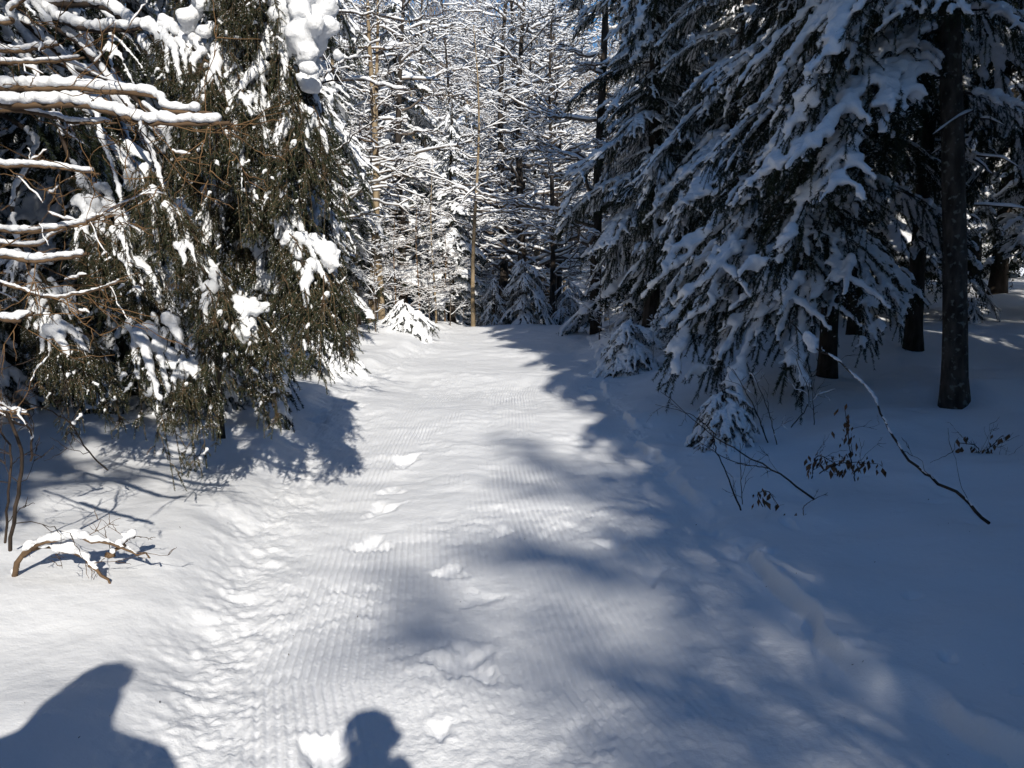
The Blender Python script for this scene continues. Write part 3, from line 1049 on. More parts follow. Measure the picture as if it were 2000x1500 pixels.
for k in range(34):
    z = 3.6 + 4.6 * (k + rh.random()) / 34
    a, sn = BOUGH_D[rh.integers(len(BOUGH_D))]
    sc_ = (2.2 - 0.18 * z) * rh.uniform(0.85, 1.1)
    b = link("bough", a, hem, (np.interp(z, hz, hx), np.interp(z, hz, hy), z), (0, rh.uniform(-.1, .2), k * 2.4), (sc_, sc_, sc_))
    link("snow_load", sn, b)
# heavy clumps of snow that bow the outermost boughs
CL = [(590, 40, 4.55, .15), (600, 110, 4.55, .12), (575, 0, 4.6, .17), (608, 165, 4.58, .075), (395, 20, 4.7, .10),
      (640, 490, 4.5, .06), (648, 520, 4.5, .05), (480, 650, 4.95, .07), (500, 600, 4.95, .06)]
C, S = [], []
for (px, py, d, r) in CL:
    c = at(px, py, d)
    for j in range(16):
        q = rh.normal(0, 0.5, 3)
        C.append(c + q * r * np.array([1, 1, 1.35]))
        S.append(r * rh.uniform(0.3, 0.6) * (1.15 - 0.3 * min(2, float(np.linalg.norm(q)))))
cm = blob_mesh("snow_clumps", np.array(C), np.array(S), 0.016, 0.9, smooth_it=4, lump=0.3)
cm.transform(Matrix.Translation(tuple(-HEM)))
link("snow_clumps", cm, hem)


# ------------------------------------------------------------------ bare deciduous tree at the left edge with thick snow on its branches
def twig_fan(parent, P, rng, n, l, r, mat, down=0.0, name="twigs", snow=0.3, base=None):
    """fine twigs leaving a branch"""
    K = 7
    u = np.linspace(0, 1, K)[:, None]
    out = []
    for k in range(n):
        i = rng.integers(2, len(P) - 1)
        d = norm(P[i] - P[i - 1])
        dd = norm(d + rng.normal(0, 0.7, 3) + np.array([0, 0, -down]))
        ll = l * rng.uniform(0.4, 1.2)
        j = np.cumsum(rng.normal(0, 0.035, (K, 3)), axis=0) * ll
        pl = P[i] + dd * ll * u + np.array([0, 0, rng.uniform(-.25, .2)]) * ll * u ** 2 + j - j[0]
        out.append(pl)
        for m in range(3):
            q = pl[rng.integers(2, K)]
            d2 = norm(dd + rng.normal(0, 0.6, 3))
            j = np.cumsum(rng.normal(0, 0.03, (K, 3)), axis=0) * ll * .5
            out.append(q + d2 * ll * rng.uniform(0.25, 0.5) * u + j - j[0])
    Q = np.array(out)
    R = np.broadcast_to(np.linspace(r, r * 0.45, K), Q.shape[:2])
    g = Geo()
    g.add(*tubes(Q - base, R, 4))
    o = link(name, g.mesh(name, [mat]), parent)
    if snow > 0:
        V, F = snow_tubes(Q - base, R, 0.7, rng, 4, keep=snow)
        if len(V):
            link("snow_load", mesh_from("snow_load", V, [F], [M_SNOW]), o)


rd = np.random.default_rng(8)
EDGE = np.array([-3.15, 3.35, 0.0])
EDGE[2] = gz(EDGE[0], EDGE[1])
edge = thing("bare_tree", "bare tree at the left edge with thick ribbons of snow along its level branches", "tree", tuple(EDGE))
tm, (ex, ey, ez) = trunk_mesh(5.5, 0.055, 0.02, rd, M_BARK)
link("trunk", tm, edge)
NEAR = [
    ([(-260, 150, 3.3), (0, 172, 3.1), (100, 172, 3.0), (290, 186, 2.95), (330, 215, 2.9), (415, 222, 2.9)], 0.013, 0.030, 8),
    ([(-260, 190, 3.3), (0, 205, 3.05), (150, 205, 2.95), (240, 228, 2.9), (300, 242, 2.85), (450, 240, 2.8)], 0.014, 0.032, 10),
    ([(-260, 230, 3.3), (0, 215, 3.2), (110, 230, 3.2), (140, 240, 3.15), (230, 240, 3.1)], 0.009, 0.018, 6),
    ([(-260, 80, 3.3), (0, 100, 3.2), (60, 97, 3.15), (115, 88, 3.1)], 0.009, 0.022, 4),
    ([(-260, 110, 3.3), (0, 122, 3.4), (80, 122, 3.35), (165, 112, 3.3)], 0.009, 0.016, 5),
    ([(-260, 300, 3.3), (0, 322, 3.2), (90, 326, 3.15), (195, 340, 3.1)], 0.009, 0.020, 6),
    ([(-260, 400, 3.3), (0, 450, 3.2), (60, 452, 3.15), (150, 440, 3.1), (200, 420, 3.05)], 0.009, 0.021, 6),
    ([(-260, 450, 3.3), (0, 500, 3.0), (60, 510, 2.95), (130, 505, 2.9), (172, 495, 2.88)], 0.010, 0.025, 4),
    ([(-260, 560, 3.3), (0, 622, 2.9), (40, 620, 2.9), (66, 612, 2.88)], 0.010, 0.022, 3),
    ([(-260, 500, 3.3), (0, 553, 3.1), (90, 580, 3.0), (170, 572, 2.95), (250, 545, 2.9)], 0.006, 0.012, 8),
    ([(-260, 420, 3.3), (40, 480, 3.6), (110, 455, 3.55), (190, 425, 3.5)], 0.007, 0.018, 4),
    ([(-260, 720, 3.3), (0, 800, 3.0), (30, 803, 2.95), (56, 812, 2.9)], 0.007, 0.018, 3),
    ([(-260, 20, 3.3), (0, 45, 3.1), (20, 20, 3.05), (60, -10, 3.0)], 0.009, 0.022, 3),
]
for pts, r0, sr, nt in NEAR:
    w = [at(*p) for p in pts]
    o, P = limb_part(edge, w, r0, r0 * 0.45, rd, snow_r=sr, name="branch", mat=M_TWIG, snow_s=(0.3, 0.97), voxel=0.008, K=40, lump=0.16, wob=0.002, sides=7)
    twig_fan(edge, P, rd, int(nt * 1.4), 0.32, 0.0022, M_TWIG_ORANGE, down=0.3, base=EDGE, snow=0.12)

# arching bare branch that crosses in front of the far trees
arch = thing("bare_tree", "slender bare stem whose snowy branches arch out past the hemlock towards the middle", "tree", (-2.65, 7.2, gz(-2.65, 7.2)))
ARCH = np.array(arch.location)
tm, _ = trunk_mesh(5.2, 0.03, 0.012, rd, M_BARK_DARK)
link("stem", tm, arch)
for pts, r0, sr in [
    ([(430, 250, 7.1), (520, 225, 6.6), (570, 190, 6.4), (620, 165, 6.3), (700, 160, 6.3), (770, 172, 6.2), (850, 180, 6.2)], 0.012, 0.026),
    ([(620, 165, 6.3), (650, 135, 6.2), (700, 105, 6.1), (760, 60, 6.0)], 0.006, 0.018),
    ([(430, 330, 7.1), (600, 310, 6.6), (660, 290, 6.6), (700, 260, 6.5), (760, 215, 6.4)], 0.008, 0.014),
    ([(430, 60, 7.1), (600, 40, 6.6), (700, 25, 6.5), (800, 40, 6.4), (880, 20, 6.3)], 0.008, 0.016),
]:
    w = [at(*p) for p in pts]
    o, P = limb_part(arch, w, r0, 0.003, rd, snow_r=sr, name="branch", mat=M_TWIG_DARK, snow_s=(0.05, 0.9), snow_keep=0.75, voxel=0.009, lump=0.2)
    twig_fan(arch, P, rd, 10, 0.4, 0.0028, M_TWIG_DARK, base=ARCH, snow=0.4)

# ------------------------------------------------------------------ low things on the left bank
def stem_thing(name, label, cat, paths, rng, mat, K=18, twigs=None, leaf=0, group=None, snow_mat=True):
    """paths: list of (pixel points with distance, r0, r1, snow radius)"""
    b = at(*paths[0][0][0])
    t = thing(name, label, cat, tuple(b), 0, group)
    for i, (pts, r0, r1, sr) in enumerate(paths):
        w = [at(*p) for p in pts]
        P = resample(w, K)
        P[1:-1] += rng.normal(0, r0 * 0.6, (K - 2, 3))
        V, F = tubes((P - b)[None], np.linspace(r0, r1, K)[None], 6)
        o = link("stem", mesh_from("stem", V, [F], [mat]), t)
        if sr > 0:
            C, S = blobs_on([P - b], sr, sr * 0.6, 0.6, rng, 0.05, 0.9, lift=0.8, jitter=0.25, slope_pow=0.5)
            m = vnoise2(np.arange(len(C)) * (0.3 if sr > 0.018 else 0.07), np.zeros(len(C)), i + 3) < (0.45 if sr > 0.018 else 0.0)
            if m.sum() > 2:
                S = S * (0.5 + 0.9 * np.abs(vnoise2(np.arange(len(S)) * 0.05, np.zeros(len(S)), 7)))
                link("snow_load", blob_mesh("snow_load", C[m], S[m], 0.008, 0.9, smooth_it=4, lump=0.2), o)
        if twigs:
            twig_fan(t, P, rng, twigs[0], twigs[1], twigs[2], mat, base=b, snow=twigs[3] if len(twigs) > 3 else 0)
        if leaf:
            g = Geo()
            p, tt, _, _ = sample_on(P[None], 1, rng)
            p = P[rng.integers(3, K, leaf)] + rng.normal(0, 0.03, (leaf, 3)) - b
            for q in p:
                l = rng.uniform(0.025, 0.07)
                w_ = l * rng.uniform(0.16, 0.3)
                a = rng.uniform(0, 6.28)
                sd = np.array([math.cos(a), math.sin(a), 0]) * w_
                fw = np.array([-math.sin(a), math.cos(a), rng.uniform(-.5, .5)]) * rng.uniform(0.1, 0.5) * l
                dn = np.array([rng.uniform(-.5, .5) * l, rng.uniform(-.4, .4) * l, -l])
                g.add(np.array([q, q + dn * .4 + sd, q + dn * .5 + fw, q + dn * .4 - sd, q + dn + fw * .4]),
                      np.array([[0, 1, 2], [0, 2, 3], [1, 4, 2], [2, 4, 3]]))
            link("dry_leaves", g.mesh("dry_leaves", [M_LEAF], smooth=False), t)
    return t


rl = np.random.default_rng(99)
D = 3.62
stem_thing("fallen_branch", "bent branch under thick snow arching out of the snow near the lower left edge", "branch",
           [([(25, 1140, D), (40, 1090, D), (60, 1072, D), (110, 1070, D), (160, 1090, D), (190, 1120, D), (215, 1140, D)], 0.014, 0.006, 0.032),
            ([(45, 1085, D), (80, 1062, D - .05), (140, 1053, D - .05), (200, 1060, D), (250, 1075, D + .02), (292, 1090, D + .05)], 0.010, 0.004, 0.026),
            ([(210, 1085, D + .1), (230, 1068, D + .12), (262, 1048, D + .2)], 0.014, 0.011, 0.032)], rl, M_TWIG, twigs=(3, 0.18, 0.002))
stem_thing("dead_bush", "tangle of dark bare stems curving down into the snow at the left edge", "bush",
           [([(20, 1075, 3.7), (35, 960, 3.6), (45, 880, 3.6), (0, 790, 3.5), (-60, 700, 3.4)], 0.009, 0.006, 0.0),
            ([(10, 1060, 3.8), (15, 950, 3.7), (20, 880, 3.7), (-20, 800, 3.6)], 0.006, 0.004, 0.0),
            ([(60, 900, 4.3), (60, 840, 4.2), (20, 820, 4.0), (-60, 760, 3.8)], 0.006, 0.004, 0.012),
            ([(210, 918, 4.9), (170, 880, 4.7), (140, 830, 4.5), (90, 800, 4.4), (0, 770, 4.2)], 0.005, 0.003, 0.0)],
           rl, M_TWIG_DARK, twigs=(6, 0.35, 0.0024))

# ------------------------------------------------------------------ low things on the right bank
stem_thing("bent_sapling", "thin dark sapling bowed in a long arch down to the snow on the right", "sapling",
           [([(1932, 1022, 4.3), (1870, 965, 4.5), (1800, 920, 4.8), (1740, 850, 5.2), (1710, 780, 5.6), (1650, 715, 6.0), (1590, 675, 6.3), (1545, 630, 6.6)],
             0.0095, 0.005, 0.015)], rl, M_TWIG_DARK, K=34, twigs=(4, 0.3, 0.002))
C = np.array([at(1583, 668, 6.32) + np.array([0, 0, 0.01]), at(1588, 678, 6.3), at(1578, 660, 6.35)])
kn = blob_mesh("snow_load", C, np.array([0.055, 0.05, 0.045]), 0.01, 1.0, smooth_it=3)
knob = [o for o in bpy.data.objects if o.name.startswith("bent_sapling")][0]
kn.transform(Matrix.Translation(tuple(-np.array(knob.location))))
link("snow_load", kn, knob)
stem_thing("leafless_shrub", "forked bare twig lying over the snow, pointing back towards the trail", "shrub",
           [([(1590, 975, 5.0), (1520, 925, 5.3), (1440, 880, 5.7), (1380, 840, 6.1), (1290, 765, 6.6)], 0.007, 0.002, 0),
            ([(1500, 915, 5.4), (1430, 900, 5.6), (1360, 860, 6.0)], 0.004, 0.0015, 0),
            ([(1400, 850, 6.0), (1350, 810, 6.2), (1280, 790, 6.4)], 0.004, 0.0015, 0)], rl, M_TWIG_DARK, twigs=(3, 0.2, 0.0018))
stem_thing("leafless_shrub", "upright bare twig by the trail edge left of the forked twig", "shrub",
           [([(1447, 997, 5.0), (1425, 940, 5.1), (1400, 880, 5.3), (1390, 840, 5.5)], 0.006, 0.003, 0),
            ([(1450, 985, 5.0), (1447, 930, 5.0), (1445, 865, 5.05)], 0.003, 0.002, 0)], rl, M_TWIG_DARK, twigs=(3, 0.22, 0.0016))
stem_thing("leafless_shrub", "bare stems rising out of the snow beside the little snowy spruce", "shrub",
           [([(1500, 865, 7.0), (1470, 790, 7.1), (1430, 720, 7.2)], 0.006, 0.003, 0),
            ([(1520, 880, 6.9), (1500, 800, 6.9), (1470, 730, 7.0)], 0.005, 0.0025, 0.012),
            ([(1545, 835, 7.0), (1580, 780, 7.0), (1555, 700, 7.0)], 0.005, 0.0025, 0),
            ([(1590, 830, 7.0), (1585, 730, 7.0)], 0.004, 0.002, 0)], rl, M_TWIG_DARK, twigs=(6, 0.3, 0.002, 0.2))
stem_thing("dry_plant", "clump of withered brown leaves hanging over the snow under the bowed sapling", "plant",
           [([(1585, 935, 5.4), (1590, 905, 5.4), (1600, 890, 5.4), (1640, 910, 5.4)], 0.004, 0.003, 0.010),
            ([(1670, 940, 5.4), (1660, 880, 5.4), (1650, 800, 5.4)], 0.004, 0.002, 0),
            ([(1600, 925, 5.35), (1640, 905, 5.35), (1710, 905, 5.4)], 0.004, 0.002, 0)], rl, M_TWIG_DARK, twigs=(4, 0.16, 0.0016), leaf=34)
stem_thing("dry_plant", "small tuft of withered stalks with a snow cap in front of the thick spotted trunk", "plant",
           [([(1915, 905, 6.1), (1912, 885, 6.1), (1905, 870, 6.1), (1870, 865, 6.1)], 0.005, 0.003, 0.014),
            ([(1920, 905, 6.1), (1930, 878, 6.1), (1960, 850, 6.1)], 0.004, 0.002, 0)], rl, M_TWIG_DARK, twigs=(6, 0.22, 0.0016), leaf=16)
stem_thing("dry_plant", "tiny curled brown leaves just above the snow beside the trail's right edge", "plant",
           [([(1490, 990, 5.0), (1480, 965, 5.0), (1500, 960, 5.0), (1518, 985, 5.0)], 0.003, 0.002, 0)], rl, M_TWIG_DARK, twigs=(2, 0.1, 0.0014), leaf=12)
stem_thing("dry_plant", "short withered stalk with two dry leaves near the tip of the forked twig", "plant",
           [([(1573, 1020, 4.9), (1570, 990, 4.9), (1600, 970, 4.9)], 0.003, 0.0018, 0)], rl, M_TWIG_DARK, twigs=(2, 0.08, 0.0014), leaf=4)

def litter():
    """needles, bark flakes and seeds dropped on the snow"""
    rng = np.random.default_rng(12)
    g = Geo()
    N = 420
    y = 2.2 + 12 * rng.random(N) ** 1.6
    x = np.where(rng.random(N) < 0.45, rng.uniform(1.0, 5.5, N), rng.uniform(-5, 5, N))
    z = ground_h(x, y, True)
    for i in range(N):
        l_ = rng.uniform(0.004, 0.013)
        a = rng.uniform(0, 6.28)
        d = np.array([math.cos(a), math.sin(a), rng.uniform(0, .5)]) * l_
        s = np.array([-math.sin(a), math.cos(a), 0]) * l_ * rng.uniform(0.12, 0.5)
        c = np.array([x[i], y[i], z[i] + 0.002])
        g.add(np.array([c - d * .5, c + s * .5 + [0, 0, .002], c + d * .5 + [0, 0, .003], c - s * .5]), np.array([[0, 3, 2, 1]]))
    o = link("leaf_litter", g.mesh("leaf_litter", [M_TWIG_DARK], smooth=False))
    o["kind"] = "stuff"


litter()

# snow-buried little spruces along the right bank
def small_spruce(px, py, d, H, R, n, label, seed, fams, bias=None):
    rng = np.random.default_rng(seed)
    p = at(px, py, d)
    p[2] = gz(p[0], p[1])
    t = thing("young_spruce", label, "sapling", tuple(p))
    me, _ = trunk_mesh(H, 0.02, 0.006, rng, M_TWIG_DARK)
    link("stem", me, t)
    for k in range(n):
        f = (k + 0.5) / n
        az = k * 2.4 + rng.uniform(-.3, .3)
        if bias is not None and k % 2:
            az = bias + rng.normal(0, .7)
        s = R / (0.55 if fams is BOUGH_M else 1.5) * (1.1 - 0.6 * f) * rng.uniform(.65, 1.2)
        a, sn = fams[rng.integers(len(fams))]
        o = link("bough", a, t, (0, 0, H * (0.12 + 0.85 * f)), (0, rng.uniform(0, .35), az), (s, s, s * 1.15))
        link("snow_load", sn, o)
    return t


small_spruce(1410, 845, 7.2, 0.52, 0.50, 22, "little spruce nearly buried in snow below the sweeping boughs, right of the trail", 3, BOUGH_M)
small_spruce(1235, 690, 12.6, 0.85, 0.75, 22, "young spruce bent under a thick cap of snow beside the trail's right bank", 5, BOUGH_M, math.radians(220))
small_spruce(1310, 640, 14.0, 1.0, 0.7, 12, "small snowy spruce behind the bent young spruce on the right bank", 6, BOUGH_M)
small_spruce(1895, 600, 13.5, 0.9, 0.8, 10, "low snowy sapling in the shade right of the thick spotted trunk", 8, BOUGH_D)
small_spruce(790, 668, 19.3, 0.75, 0.95, 16, "sunlit little fir swallowed by snow at the left side of the trail's far end", 9, BOUGH_M)
small_spruce(1025, 640, 26.5, 2.3, 1.2, 22, "shaded young spruce behind the crest, in the middle", 10, BOUGH_A)
small_spruce(1110, 640, 27.5, 1.7, 1.1, 20, "shaded young spruce behind the crest, right of the taller one", 11, BOUGH_A)
small_spruce(965, 640, 27.0, 1.7, 0.9, 16, "dark young spruce behind the crest, by the foot of the tan pole-like trunk", 12, BOUGH_D)
small_spruce(250, 790, 9.0, 0.7, 0.6, 10, "small snow-covered seedling under the trees on the left", 14, BOUGH_M)
small_spruce(480, 760, 9.5, 0.9, 0.6, 10, "small snow-covered fir behind the lowest hanging hemlock bough", 15, BOUGH_M)
small_spruce(330, 790, 8.2, 0.6, 0.5, 9, "stubby snow-covered seedling left of the lowest hanging bough", 16, BOUGH_M)

# brush
def brush(px, d, k, tpl, rz, label, z=None, group=None):
    p = at(px, 700, d)
    return bare_tree(p[0], d, k, tpl, rz, label, group, name="bare_bush", src=BRUSH, cat="bush")


brush(1190, 14.5, 0.42, 0, 0.3, "low leafless bush dusted with snow on the edge of the right bank")
brush(1275, 12.2, 0.30, 1, 1.3, "thin leafless bush in front of the bent young spruce")
brush(1170, 19, 0.8, 1, 2.0, "taller leafless bush where the right bank meets the crest")
G_BR = "leafless bushes along the far end of the trail"
for i, (px, d) in enumerate([(660, 19), (700, 20.5), (735, 18.5), (840, 23), (880, 25), (905, 27), (860, 28), (760, 25), (690, 26), (950, 30), (1000, 31), (1060, 33), (1150, 30), (1180, 26), (640, 24), (1100, 36), (930, 36), (810, 30)]):
    brush(px, d, 0.7 + 0.35 * ((i * 7) % 5) / 5, i % 2, i * 1.7, "leafless brush with snow on its twigs beyond the far end of the trail", group=G_BR)

# ------------------------------------------------------------------ the sunlit trees at the far end
def bare_px(px, d, k, tpl, rz, label, group=None, tilt=(0, 0), kxy=1.0):
    p = at(px, 700, d)
    return bare_tree(p[0], d, k, tpl, rz, label, group, tilt=tilt, kxy=kxy)


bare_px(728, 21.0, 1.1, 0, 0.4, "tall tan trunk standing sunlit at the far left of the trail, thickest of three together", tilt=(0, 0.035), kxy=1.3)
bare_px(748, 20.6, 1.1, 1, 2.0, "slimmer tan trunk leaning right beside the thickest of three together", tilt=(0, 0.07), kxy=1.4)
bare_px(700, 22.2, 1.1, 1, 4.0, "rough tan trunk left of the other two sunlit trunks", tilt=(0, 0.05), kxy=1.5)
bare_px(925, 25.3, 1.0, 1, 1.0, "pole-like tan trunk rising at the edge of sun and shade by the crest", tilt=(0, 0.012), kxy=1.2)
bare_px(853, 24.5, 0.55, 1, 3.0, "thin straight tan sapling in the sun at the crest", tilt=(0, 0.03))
bare_px(1020, 34, 1.5, 2, 0.0, "dark thick trunk of a bare snowy tree beyond the crest")
bare_px(1078, 32, 1.4, 3, 2.5, "dark slimmer trunk right of the thick dark one beyond the crest")
bare_px(975, 40, 1.25, 3, 4.0, "bare snowy tree behind and left of the thick dark trunk")
bare_px(790, 27, 1.15, 2, 1.2, "wide-branching snowy tree among the sunlit conifers left of the crest")
bare_px(880, 30, 1.2, 3, 5.0, "bare snowy tree reaching over the crest from behind the snowy hemlock")
bare_px(650, 26, 1.2, 2, 3.3, "bare snowy tree just right of the hanging hemlock boughs, behind the tan trunks")

bare_tree(-6.4, 18.5, 1.15, 2, 0.7, "bare snowy tree behind the hemlock whose branches reach level over the sunlit trail")
bare_tree(2.3, 22.0, 1.2, 2, 2.2, "bare tree behind the right-hand spruces whose snowy branches reach over the crest")
for i, (px, d, k) in enumerate([(775, 22.5, 1.0), (820, 23.5, 1.1), (735, 23.5, 1.2), (870, 26, 1.0)]):
    bare_tree(at(px, 700, d)[0], d, k, 0, i * 1.3, "warm brown leafless thicket in the sun between the tan trunks and the crest", "brown thickets by the tan trunks", name="bare_bush", src=THICKET, cat="bush")
far_conifer(-3.9, 28.5, 13, 1, 0.4, "tall sunlit conifer plastered with snow left of the pole-like trunk", wide=1.0)
far_conifer(-2.0, 27.0, 7.5, 0, 1.4, "pointed snowy conifer right behind the pole-like trunk", wide=0.9)
far_conifer(-5.0, 24.0, 9.0, 2, 2.4, "sunlit snowy conifer behind the three tan trunks", wide=0.9)
far_conifer(-4.2, 29.5, 10.0, 0, 3.4, "snowy conifer further back between the tan trunks and the crest")

rw = np.random.default_rng(17)
G_FB = "bare snowy trees on the hillside beyond the crest"
G_FC = "snowy conifers on the hillside beyond the crest"
n = 0
for i in range(84):
    y = 34 + 34 * ((i * 0.618) % 1.0)
    x = rw.uniform(-0.30, 0.24) * y
    if 0.07 < x / y < 0.115:
        continue
    if n % 5 == 0 and x < 0:
        far_conifer(x, y, rw.uniform(9, 15), int(rw.integers(3)), rw.uniform(0, 6), "snowy conifer among the bare trees beyond the crest", G_FC)
    else:
        bare_tree(x, y, rw.uniform(1.35, 2.1), int(rw.integers(0, 4)), rw.uniform(0, 6.28), "bare snow-lined tree in the thicket beyond the crest", G_FB)
    n += 1


def distant_wood():
    """the brown haze of the far hillside wood"""
    rng = np.random.default_rng(4)
    g = Geo()
    N = 1500
    y = 62 + 75 * rng.random(N) ** 0.8
    x = rng.uniform(-0.62, 0.62, N) * y
    z = ground_h(x, y, False)
    K = 5
    H = rng.uniform(11, 19, N)
    H = np.where((x / y > 0.06) & (x / y < 0.125), H * 1.0, H * 1.35)
    u = np.linspace(0, 1, K)
    P = np.stack([x[:, None] + rng.normal(0, .25, (N, K)) * u, y[:, None] + 0 * u, z[:, None] - 0.3 + H[:, None] * u], axis=2)
    R = rng.uniform(0.05, 0.13, (N, 1)) * (1.0 - 0.85 * u)
    g.add(*tubes(P, R, 4))
    M = 26
    s = rng.uniform(0.2, 1.0, (N, M))
    az = rng.uniform(0, 6.28, (N, M))
    l = H[:, None] * 0.26 * (1.15 - 0.8 * s) * rng.uniform(0.5, 1, (N, M))
    b = np.stack([np.broadcast_to(x[:, None], s.shape), np.broadcast_to(y[:, None], s.shape), z[:, None] + H[:, None] * s], axis=2).reshape(-1, 3)
    d = np.stack([np.cos(az), np.sin(az), rng.uniform(0.5, 1.5, (N, M))], axis=2).reshape(-1, 3) * l.reshape(-1, 1)
    uu = np.linspace(0, 1, 3)[None, :, None]
    Q = b[:, None, :] + d[:, None, :] * uu + rng.normal(0, 0.12, (N * M, 3, 3)) * uu
    g.add(*tubes(Q, np.broadcast_to(np.array([0.03, 0.022, 0.012]), Q.shape[:2]), 3))
    s2 = Q[rng.random(len(Q)) < 0.35] + np.array([0, 0, 0.03])
    g.add(*tubes(s2, np.broadcast_to(np.array([0.03, 0.035, 0.01]), s2.shape[:2]), 3), m=1)
    o = link("forest", g.mesh("forest", [M_FAR, M_SNOW]))
    o["kind"] = "stuff"
    return o


distant_wood()

# ------------------------------------------------------------------ the wood behind the camera, which throws the shade on the trail
G_OC = "tall conifers behind the camera"
OCC = [(3.5, 0.9, 8), (5.7, -0.6, 15), (4.7, -3.2, 15), (7.6, -3.2, 17), (4.4, 2.6, 10), (4.2, -5.6, 11), (5.4, -10.5, 13), (5.4, -14, 15), (3.7, 1.2, 7), (4.1, -1.6, 9.5), (4.8, -4.2, 12), (5.2, -7.8, 14), (6.0, -11.5, 15), (6.9, -15.5, 18), (8.8, -20.5, 19), (5.4, 1.0, 10), (7.0, 0.5, 13), (6.0, -2.0, 13), (8.6, -6, 16), (6.8, -4.5, 12), (5.6, -6.5, 12), (8.5, -1.5, 11), (9.5, -8, 14), (7.4, -11, 15), (7.6, -15, 14), (10.5, -15, 17), (12.5, -12, 17),
       (6.6, 4.0, 9), (8.8, 4.6, 11), (10.5, 8.5, 12), (12, 3, 13), (9.5, -20, 17), (14, -20, 20), (15, 6, 14), (16, -3, 16), (15, 12, 14)]
OCL = [(-1.7, -8.0, 9.5), (-1.9, -4.5, 6.2), (-2.7, -0.9, 5.4), (-4.6, -2.6, 8), (-7.0, 1.0, 11), (-6.0, -7, 12), (-9.5, -3, 13), (-9, 4.5, 12), (-8.5, -12, 15), (-12, 8, 13), (-13, -8, 16), (-13, 1, 15)]
for i, (x, y, H) in enumerate(OCL):
    far_conifer(x, y, H * 1.3, i % 3, i * 1.9, "tall conifer standing off to the left beside or behind the camera", "tall conifers left of the camera", wide=0.8)
for i, (x, y, H) in enumerate(OCC):
    far_conifer(x, y, H, i % 3, i * 1.3, "tall spruce standing behind the camera on the right, shading the trail", G_OC, wide=0.72)
G_OB = "bare trees behind the camera"
for i, (x, y, k) in enumerate([(-2.1, -3.2, 0.95), (-1.2, -6.5, 1.2), (-3.6, -4.5, 1.05)]):
    bare_tree(x, y, k, 0, i * 2.1, "bare tree behind the camera casting twig shadows on the trail", G_OB, src=HIGH)
for i, (x, y, k, tp) in enumerate([(3.7, -8.5, 0.8, 3), (3.2, -5.5, 0.8, 1), (4.3, -12, 1.0, 3), (4.9, -15, 1.2, 3), (6.6, -25, 1.6, 2), (5.4, -19, 1.1, 3), (-1.8, -9, 1.2, 1), (-3.0, -6.5, 1.0, 1), (6.9, -27, 1.9, 3), (1.2, -31, 1.8, 3), (8.6, -33, 2.2, 3), (-1.0, -36, 2.2, 3)]):
    bare_tree(x, y, k, tp, i * 1.1, "bare tree behind the camera casting twig shadows on the trail", G_OB)


# ------------------------------------------------------------------ two people whose shadows fall into the picture
M_COAT = noise_mat("coat_mat", (0.03, 0.04, 0.07), (0.04, 0.055, 0.09), 30, 0.2)
M_COAT2 = noise_mat("red_coat_mat", (0.25, 0.03, 0.03), (0.3, 0.04, 0.035), 30, 0.2)
M_PANTS = noise_mat("trousers_mat", (0.02, 0.02, 0.025), (0.03, 0.03, 0.035), 30, 0.2)
M_SKIN = noise_mat("skin_mat", (0.55, 0.33, 0.24), (0.6, 0.37, 0.27), 10, 0.05, 0.6)
M_HAT = noise_mat("wool_mat", (0.10, 0.10, 0.11), (0.14, 0.14, 0.15), 60, 0.5)
M_BLACK = noise_mat("black_plastic_mat", (0.015, 0.015, 0.015), (0.02, 0.02, 0.02), 30, 0.0, 0.4)


def skin_body(name, J, E, mat, parent, sub=2):
    me = bpy.data.meshes.new(name)
    me.from_pydata([j[0] for j in J], E, [])
    o = bpy.data.objects.new(name, me)
    COL.objects.link(o)
    m = o.modifiers.new("skin", 'SKIN')
    for i, j in enumerate(J):
        me.skin_vertices[0].data[i].radius = j[1]
    me.skin_vertices[0].data[0].use_root = True
    m.use_smooth_shade = True
    s = o.modifiers.new("sub", 'SUBSURF')
    s.levels = s.render_levels = sub
    dg = bpy.context.evaluated_depsgraph_get()
    r = bpy.data.meshes.new_from_object(o.evaluated_get(dg))
    bpy.data.objects.remove(o)
    r.materials.clear()
    r.materials.append(mat)
    return link(name, r, parent)


def ell(name, c, r, mat, parent, voxel=None):
    V0, F0 = ico()
    return link(name, mesh_from(name, V0 * np.array(r) + np.array(c), [F0], [mat]), parent)


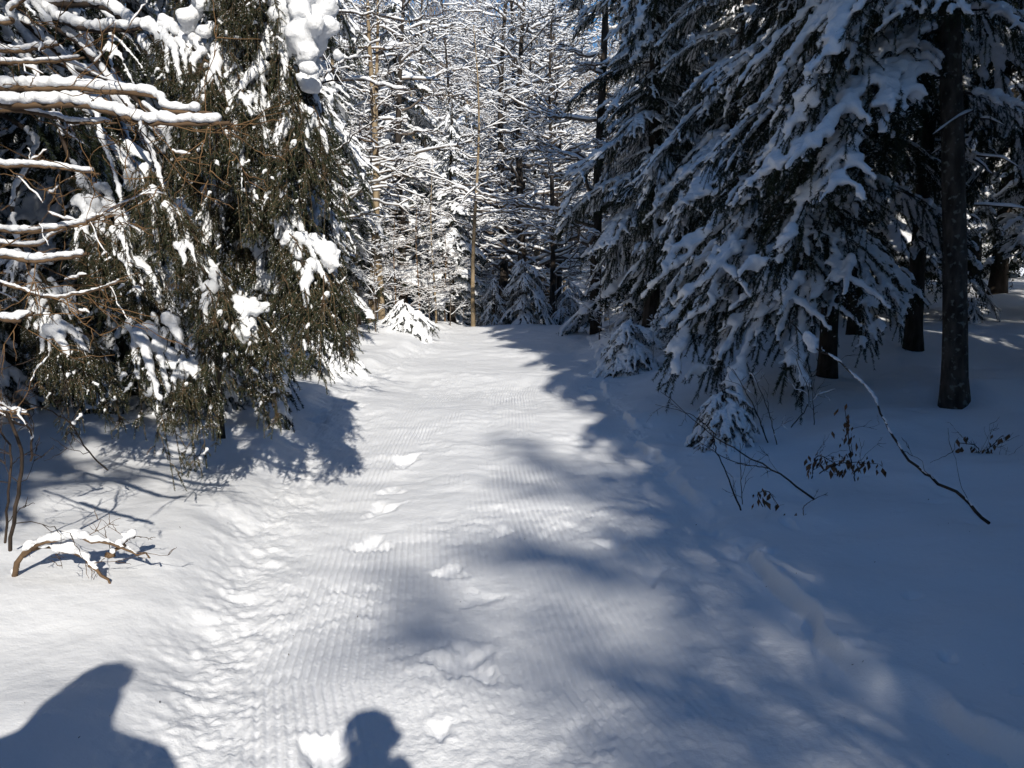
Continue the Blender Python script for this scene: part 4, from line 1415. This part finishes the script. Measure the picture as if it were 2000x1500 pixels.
def person(x, y, height, label, coat, hands, rz=0.0, bulky=1.0, z=None, hood=0.0):
    k = height / 1.75
    t = thing("person", label, "person", (x, y, gz(x, y) if z is None else z), rz)
    b = bulky
    hl, hr = hands
    J = [((0, 0, .95), (.16 * b, .12 * b)), ((0, 0, 1.15), (.16 * b, .13 * b)), ((0, 0, 1.38), (.19 * b, .13 * b)), ((0, 0, 1.48), (.07 + hood, .07 + hood)), ((0, -.01, 1.60), (.085 + hood, .09)), ((0, -.01, 1.68), (.075 + hood * .7, .09)),
         ((-.15 * b, 0, 1.36), (.075 * b, .075)), (tuple((np.array((-.27 * b, .02, 1.12)) + np.array(hl)) / 1 if False else (-.25 * b, .05, 1.14)), (.06, .06)), (tuple(hl), (.042, .042)),
         ((.15 * b, 0, 1.36), (.075 * b, .075)), ((.25 * b, .05, 1.14), (.06, .06)), (tuple(hr), (.042, .042)),
         ((-.10, 0, .88), (.11, .11)), ((-.11, .02, .50), (.075, .075)), ((-.12, 0, .10), (.055, .06)), ((-.12, .12, .05), (.05, .045)),
         ((.10, 0, .88), (.11, .11)), ((.11, .02, .50), (.075, .075)), ((.12, 0, .10), (.055, .06)), ((.12, .12, .05), (.05, .045))]
    J = [((a[0] * k, a[1] * k, a[2] * k), r) for a, r in J]
    E = [(0, 1), (1, 2), (2, 3), (3, 4), (4, 5), (2, 6), (6, 7), (7, 8), (2, 9), (9, 10), (10, 11), (0, 12), (12, 13), (13, 14), (14, 15), (0, 16), (16, 17), (17, 18), (18, 19)]
    skin_body("body", J, E, coat, t)
    ell("face", (0, .045 * k, 1.61 * k), (.072, .085, .10), M_SKIN, t)
    ell("nose", (0, .132 * k, 1.61 * k), (.012, .018, .020), M_SKIN, t)
    for s in (-1, 1):
        ell("eye", (s * .03, .122 * k, 1.635 * k), (.011, .008, .008), M_BLACK, t)
    ell("hat", (0, .01, 1.675 * k), (.102, .112, .085), M_HAT, t)
    for s, h in ((-1, hl), (1, hr)):
        h = np.array(h) * k
        Jh = [(tuple(h), (.036, .03)), (tuple(h + np.array([-s * .01, .045, .02])), (.036, .02))]
        Eh = [(0, 1)]
        for f in range(4):
            n0 = len(Jh)
            fx = (f - 1.5) * .019
            Jh += [(tuple(h + np.array([fx, .075, .035])), (.010, .010)), (tuple(h + np.array([fx - s * .012, .095, .02 - .004 * f])), (.009, .009)),
                   (tuple(h + np.array([fx - s * .025, .09, .0 - .004 * abs(f - 1.5)])), (.008, .008))]
            Eh += [(1, n0), (n0, n0 + 1), (n0 + 1, n0 + 2)]
        n0 = len(Jh)
        Jh += [(tuple(h + np.array([-s * .045, .03, .03])), (.012, .012)), (tuple(h + np.array([-s * .055, .06, .03])), (.010, .010))]
        Eh += [(0, n0), (n0, n0 + 1)]
        skin_body("hand", Jh, Eh, M_HAT, t, 1)
    return t


person(0.03, -0.27, 1.78, "photographer in a dark coat and wool hat holding up a small camera", M_COAT, ((-.05, .14, 1.53), (.05, .14, 1.53)), bulky=1.15, z=-0.02)
import bmesh
bm = bmesh.new()
bmesh.ops.create_cube(bm, size=1.0)
bmesh.ops.scale(bm, vec=(.11, .03, .065), verts=bm.verts)
bmesh.ops.bevel(bm, geom=list(bm.edges), offset=.006, segments=2, affect='EDGES')
cme = bpy.data.meshes.new("camera_body")
bm.to_mesh(cme)
bm.free()
cme.materials.append(M_BLACK)
tag(link("compact_camera", cme, None, (0.02, -0.10, 1.6)), "small black compact camera held in the photographer's hands", "camera")
person(-1.02, 0.10, 1.74, "companion in a bulky red parka standing left of the photographer", M_COAT2, ((-.36, .16, .95), (.36, .16, .95)), bulky=1.8, hood=0.05)
